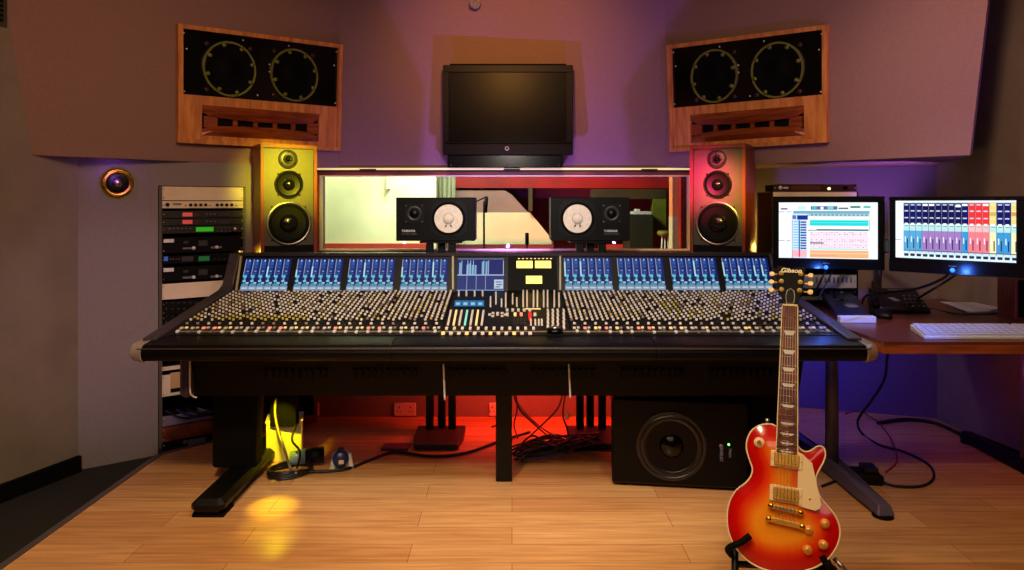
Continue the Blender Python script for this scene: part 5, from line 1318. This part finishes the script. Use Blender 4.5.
# cable tangle around the right stand
tang = MB(); rn = random.Random(21)
for k in range(26):
    x0_, y0_ = 506 + rn.random() * 20, 436 + rn.random() * 20
    pts = [FL(x0_, y0_ + 6, .01 + rn.random() * .02)]
    for j in range(4):
        t = (j + 1) / 4; pts.append(FL(lerp(x0_, 598, t) + rn.uniform(-8, 8), lerp(y0_, 440, t) + rn.uniform(-7, 7), .012 + rn.random() * .05))
    tang.tube(pts, .0045 + rn.random() * .002, 5, mi=rn.choice([0, 0, 0, 1, 2, 3]))
o = tang.build('cable_tangle', [cablek, cableg, cableb, mat('olive cable', (.35, .30, .12), .45)]); tag(o, 'tangled heap of black and green cables behind the central leg', 'cables', kind='stuff')
for i, (pts, m_, lab) in enumerate((
    ([P(513, 393, 3.4), P(520, 410, 3.4), P(535, 425, 3.4), FL(548, 436, .03)], cablek, 'black cable hanging right beside the central console leg'),
    ([P(514, 398, 3.5), P(527, 415, 3.5), P(545, 430, 3.5), FL(565, 440, .03)], cablegr, 'grey cable slanting down behind the central console leg'),
    ([P(563, 393, 3.45), P(558, 408, 3.45), P(545, 422, 3.45), FL(530, 436, .03)], cablek, 'black cable curving left under the console centre'),
    ([P(565, 395, 3.4), P(563, 415, 3.4), P(567, 428, 3.4), FL(570, 440, .03)], cablek, 'black cable hanging straight down beside the right stand'),
    ([P(516, 393, 3.6), P(517, 410, 3.6), P(514, 425, 3.6), FL(518, 438, .02)], cablek, 'thin black cable closest to the central console leg'))):
    cable(pts, .004, m_, lab, grp='cables under the console centre')
m = MB(); q = P(567, 412, 3.4); m.box(q.x - .008, q.x + .008, 3.39, 3.41, q.z - .035, q.z, c=.003); tag(m.build('cable_connector', silver), 'small silver connector dangling beside the right stand', 'connector')
cable([FL(492, 427, .01), FL(500, 425, .03), FL(508, 428, .01)], .005, cablek, 'short black cable end on the floor left of the central leg')
# right side floor cables
cable([P(889, 330, 3.3), P(887, 360, 3.3), P(884, 380, 3.3), P(872, 400, 3.3), P(858, 420, 3.3), FL(862, 433, .01), FL(880, 445, .007), FL(905, 452, .007), FL(928, 464, .007), FL(934, 477, .007), FL(922, 486, .007), FL(895, 486, .007), FL(880, 480, .02)], .006, cablek, 'black cable looping over the floor right of the desk leg')
cable([FL(845, 408 + 6, .01), FL(858, 407 + 4, .04), FL(868, 412 + 3, .01), FL(880, 424, .007), FL(892, 440, .007), FL(897, 460, .007), FL(886, 472, .007)], .004, cableo, 'thin orange cable end curling behind the desk leg')
cable([FL(878, 423, .01), FL(905, 419.5, .01), FL(935, 423, .01), FL(965, 436, .01), FL(995, 447, .01), FL(1030, 462, .01)], .010, cablek, 'thick black cable along the foot of the right wall')
cable([FL(822, 486, .01), FL(838, 480, .01), FL(850, 478, .02)], .005, cablek, 'short black cable between the guitar and the power adaptor')
r = thing('power_adaptor', FL(862, 482), 'black power adaptor with a white label on the floor by the desk leg', 'adaptor')
c = FL(864, 484); m = MB(); T = Matrix.Translation(c) @ Matrix.Rotation(-.15, 4, 'Z'); m.box(-.075, .075, -.02, .09, 0, .045, T=T, c=.006); m.build('body', black, r)
m = MB(); m.box(-.06, -.02, -.024, -.018, .008, .036, T=T); m.build('label', white, r)
m = MB(); m.box(.0, .06, .0, .07, .045, .07, T=T, c=.004); m.build('plug', mat('dark blue', (.05, .05, .14), .4), r)
# dark equipment case behind subwoofer
r = thing('equipment_case', Vector((1.13, 3.51, 0)), 'black equipment case standing in the dark behind the subwoofer', 'case')
m = MB(); m.box(.915, 1.35, 3.45, 3.575, 0, .36, c=.01); m.build('body', black, r)
m = MB(); a = P(735, 398, 3.45); m.tube([a, a + Vector((0, -.03, .0)), a + Vector((.14, -.03, 0)), a + Vector((.14, 0, 0))], .007, 8, smooth_path=False); m.build('handle', silver, r)

# ================================================================== LIGHTS
def light(kind, name, loc, power, col, size=.1, target=None, spot=60, blend=.5, size_y=None):
    l = bpy.data.lights.new(name, kind); l.energy = power; l.color = col
    if kind == 'AREA':
        l.size = size
        if size_y: l.shape = 'RECTANGLE'; l.size_y = size_y
    else: l.shadow_soft_size = size
    if kind == 'SPOT': l.spot_size = math.radians(spot); l.spot_blend = blend
    o = bpy.data.objects.new(name, l); COL.objects.link(o); o.location = loc
    if target is not None: o.rotation_euler = (Vector(target) - Vector(loc)).to_track_quat('-Z', 'Y').to_euler()
    return o
WARM = (1.0, .70, .40)
light('AREA', 'ceiling_light_key', (0, 1.9, 2.5), 26, WARM, 2.2, (0, 2.1, 0), size_y=.9)
light('AREA', 'ceiling_light_fill', (0, -.4, 2.4), 12, (1.0, .72, .52), 2.2, (0, 3.2, .9), size_y=.8)
light('SPOT', 'spot_floor_left', (-.7, .9, 2.45), 170, WARM, .12, (-.8, 2.2, 0), 85, .9)
light('SPOT', 'spot_floor_right', (.7, .9, 2.45), 62, WARM, .12, (.9, 2.1, 0), 80, .9)
light('SPOT', 'spot_wall_centre', (-.03, 2.3, 2.3), 95, (1.0, .42, .06), .03, (-.03, 4.2, 2.15), 55, 1.0)
light('SPOT', 'spot_wall_sides', (0, 1.5, 2.45), 34, (1.0, .42, .32), .2, (0, 4.2, 1.9), 46, .8)
light('SPOT', 'spot_soffit_left', (-.6, 1.2, 2.4), 52, (1.0, .46, .26), .10, (-1.7, 3.3, 1.9), 62, .9)
light('SPOT', 'spot_soffit_right', (.5, 1.2, 2.4), 28, (1.0, .50, .30), .10, (1.5, 3.4, 1.9), 55, .9)
light('SPOT', 'spot_console', (0, 1.4, 2.45), 130, (1.0, .93, .90), .10, (0, 3.10, .72), 58, .5)
light('SPOT', 'uplight_purple_centre', (-.03, 3.625, .90), 44, (.32, .15, 1.0), .012, (-.03, 4.10, 1.45), 120, .5)
light('SPOT', 'uplight_purple_left', (-.76, 3.66, .93), 13, (.42, .20, 1.0), .012, (-.70, 4.10, 1.35), 90, .7)
light('SPOT', 'uplight_purple_right', (.72, 3.66, .93), 15, (.38, .16, 1.0), .012, (.68, 4.10, 1.35), 90, .7)
light('POINT', 'uplight_yellow_left', (-1.47, 3.74, .93), 2.2, (1.0, .72, .05), .02)
light('POINT', 'uplight_yellow_right', (1.49, 4.0, .95), 3, (1.0, .62, .08), .02)
light('SPOT', 'uplight_blue_right', (1.95, 3.55, 1.12), 9, (.42, .16, 1.0), .02, (1.9, 3.9, 1.5), 120, .6)
light('POINT', 'uplight_blue_left', (-1.9, 3.35, 1.33), .25, (.35, .10, 1.0), .02)
light('SPOT', 'wash_purple_right', (2.25, 1.7, .9), 60, (.46, .18, 1.0), .06, (1.85, 3.1, 1.75), 44, .9)
light('SPOT', 'wash_blue_console_right', (2.3, 1.6, 1.5), 160, (.06, .14, 1.0), .04, (1.42, 2.98, .70), 17, .9)
light('AREA', 'red_floor_light', (.14, 3.66, .39), 8.5, (1.0, .05, .02), 1.0, (.12, 3.95, .05), size_y=.05)
light('AREA', 'blue_floor_light', (1.62, 3.62, .56), 3.0, (.02, .02, 1.0), .4, (1.62, 4.1, .1), size_y=.05)
light('AREA', 'plum_floor_light', (2.0, 3.1, .58), .5, (.8, .10, .25), .3, (2.42, 3.0, .2), size_y=.05)
light('SPOT', 'yellow_carton_spot', (-1.03, 3.0, .395), 15, (1.0, .80, .0), .015, (-1.08, 3.28, .08), 46, .6)  # hidden spot added under the console to light the carton
light('SPOT', 'spot_desk', (1.7, 1.9, 2.45), 45, (1.0, .84, .74), .08, (1.75, 3.35, .74), 34, .9)  # fill spot added to lift the dark gear on the desk
light('SPOT', 'yellow_streak_spot', (-1.0, 2.98, .395), 18, (1.0, .80, .0), .01, (-.95, 2.78, 0), 30, 1.0)  # unseen spot added to imitate a yellow reflection on the floor
light('SPOT', 'yellow_streak_far_spot', (-1.0, 2.98, .395), 9, (1.0, .80, .0), .01, (-.90, 2.60, 0), 30, 1.0)  # second added spot, lengthens the imitated reflection
light('SPOT', 'baffle_yellow_spot', (.3, 1.4, 2.2), 1300, (1.0, .85, .02), .1, (-1.16, 3.70, 1.36), 10, .8)
light('SPOT', 'baffle_pink_spot', (-.4, 1.6, 1.9), 1300, (1.0, .03, .16), .08, (1.00, 3.70, 1.32), 8, .8)
light('SPOT', 'baffle_gold_spot', (.5, 1.3, 2.3), 900, (1.0, .62, .03), .08, (1.16, 3.70, 1.25), 8, .8)
light('SPOT', 'wash_lilac_left', (-1.0, .6, 1.5), 60, (.84, .54, .92), .1, (-1.93, 3.4, .62), 24, .7)
light('SPOT', 'wash_right_wall', (.9, 1.6, 2.4), 75, (1.0, .60, .34), .1, (2.4, 3.3, 1.4), 56, .9)
light('SPOT', 'spot_nearfields', (0, .6, 1.9), 60, (1.0, .88, .76), .06, (0, 3.63, 1.14), 20, .8)  # spot added on the camera side to brighten the white cones
for nm, px, py, d in (('left', 826, 273, 3.10), ('right', 952.5, 276, 2.80)):
    light('POINT', 'power_led_glow_' + nm, P(px, py, d), 1.2, (.05, .18, 1.0), .004)
# live room
light('AREA', 'live_room_green', (-1.9, 5.5, 2.6), 60, (.95, 1.0, .58), 1.0, (-1.3, 6.2, 1.2))
light('SPOT', 'live_room_wash', (-.85, 5.5, 2.3), 130, (1.0, 1.0, .80), .1, (-.85, 6.2, 1.25), 50, .9)
light('AREA', 'live_room_red', (.25, 5.9, .45), 16, (1.0, .12, .08), .6, (.8, 7.0, 1.45))
light('AREA', 'live_room_stair', (-.4, 5.4, 2.3), 55, (.95, .97, .70), .5, (-.3, 6.7, 1.0))
wd = bpy.data.worlds.new('world'); SC.world = wd; wd.use_nodes = True
wd.node_tree.nodes['Background'].inputs[0].default_value = (.5, .4, .5, 1); wd.node_tree.nodes['Background'].inputs[1].default_value = .05

# ================================================================== CAMERA
cam = bpy.data.cameras.new('camera'); co = bpy.data.objects.new('camera', cam); COL.objects.link(co)
co.location = CAM; co.rotation_euler = (PI / 2, 0, 0)
cam.sensor_fit = 'HORIZONTAL'; cam.sensor_width = 36; cam.lens = F / 1024 * 36
cam.shift_x = 0; cam.shift_y = (HY - 285) / 1024
cam.clip_start = .05
SC.camera = co
SC.view_settings.view_transform = 'Standard'; SC.view_settings.look = 'None'; SC.view_settings.gamma = 1; SC.view_settings.exposure = 0
SC.view_settings.use_curve_mapping = False
try:
    SC.cycles.use_denoising = True; SC.cycles.sample_clamp_indirect = 4
except Exception: pass
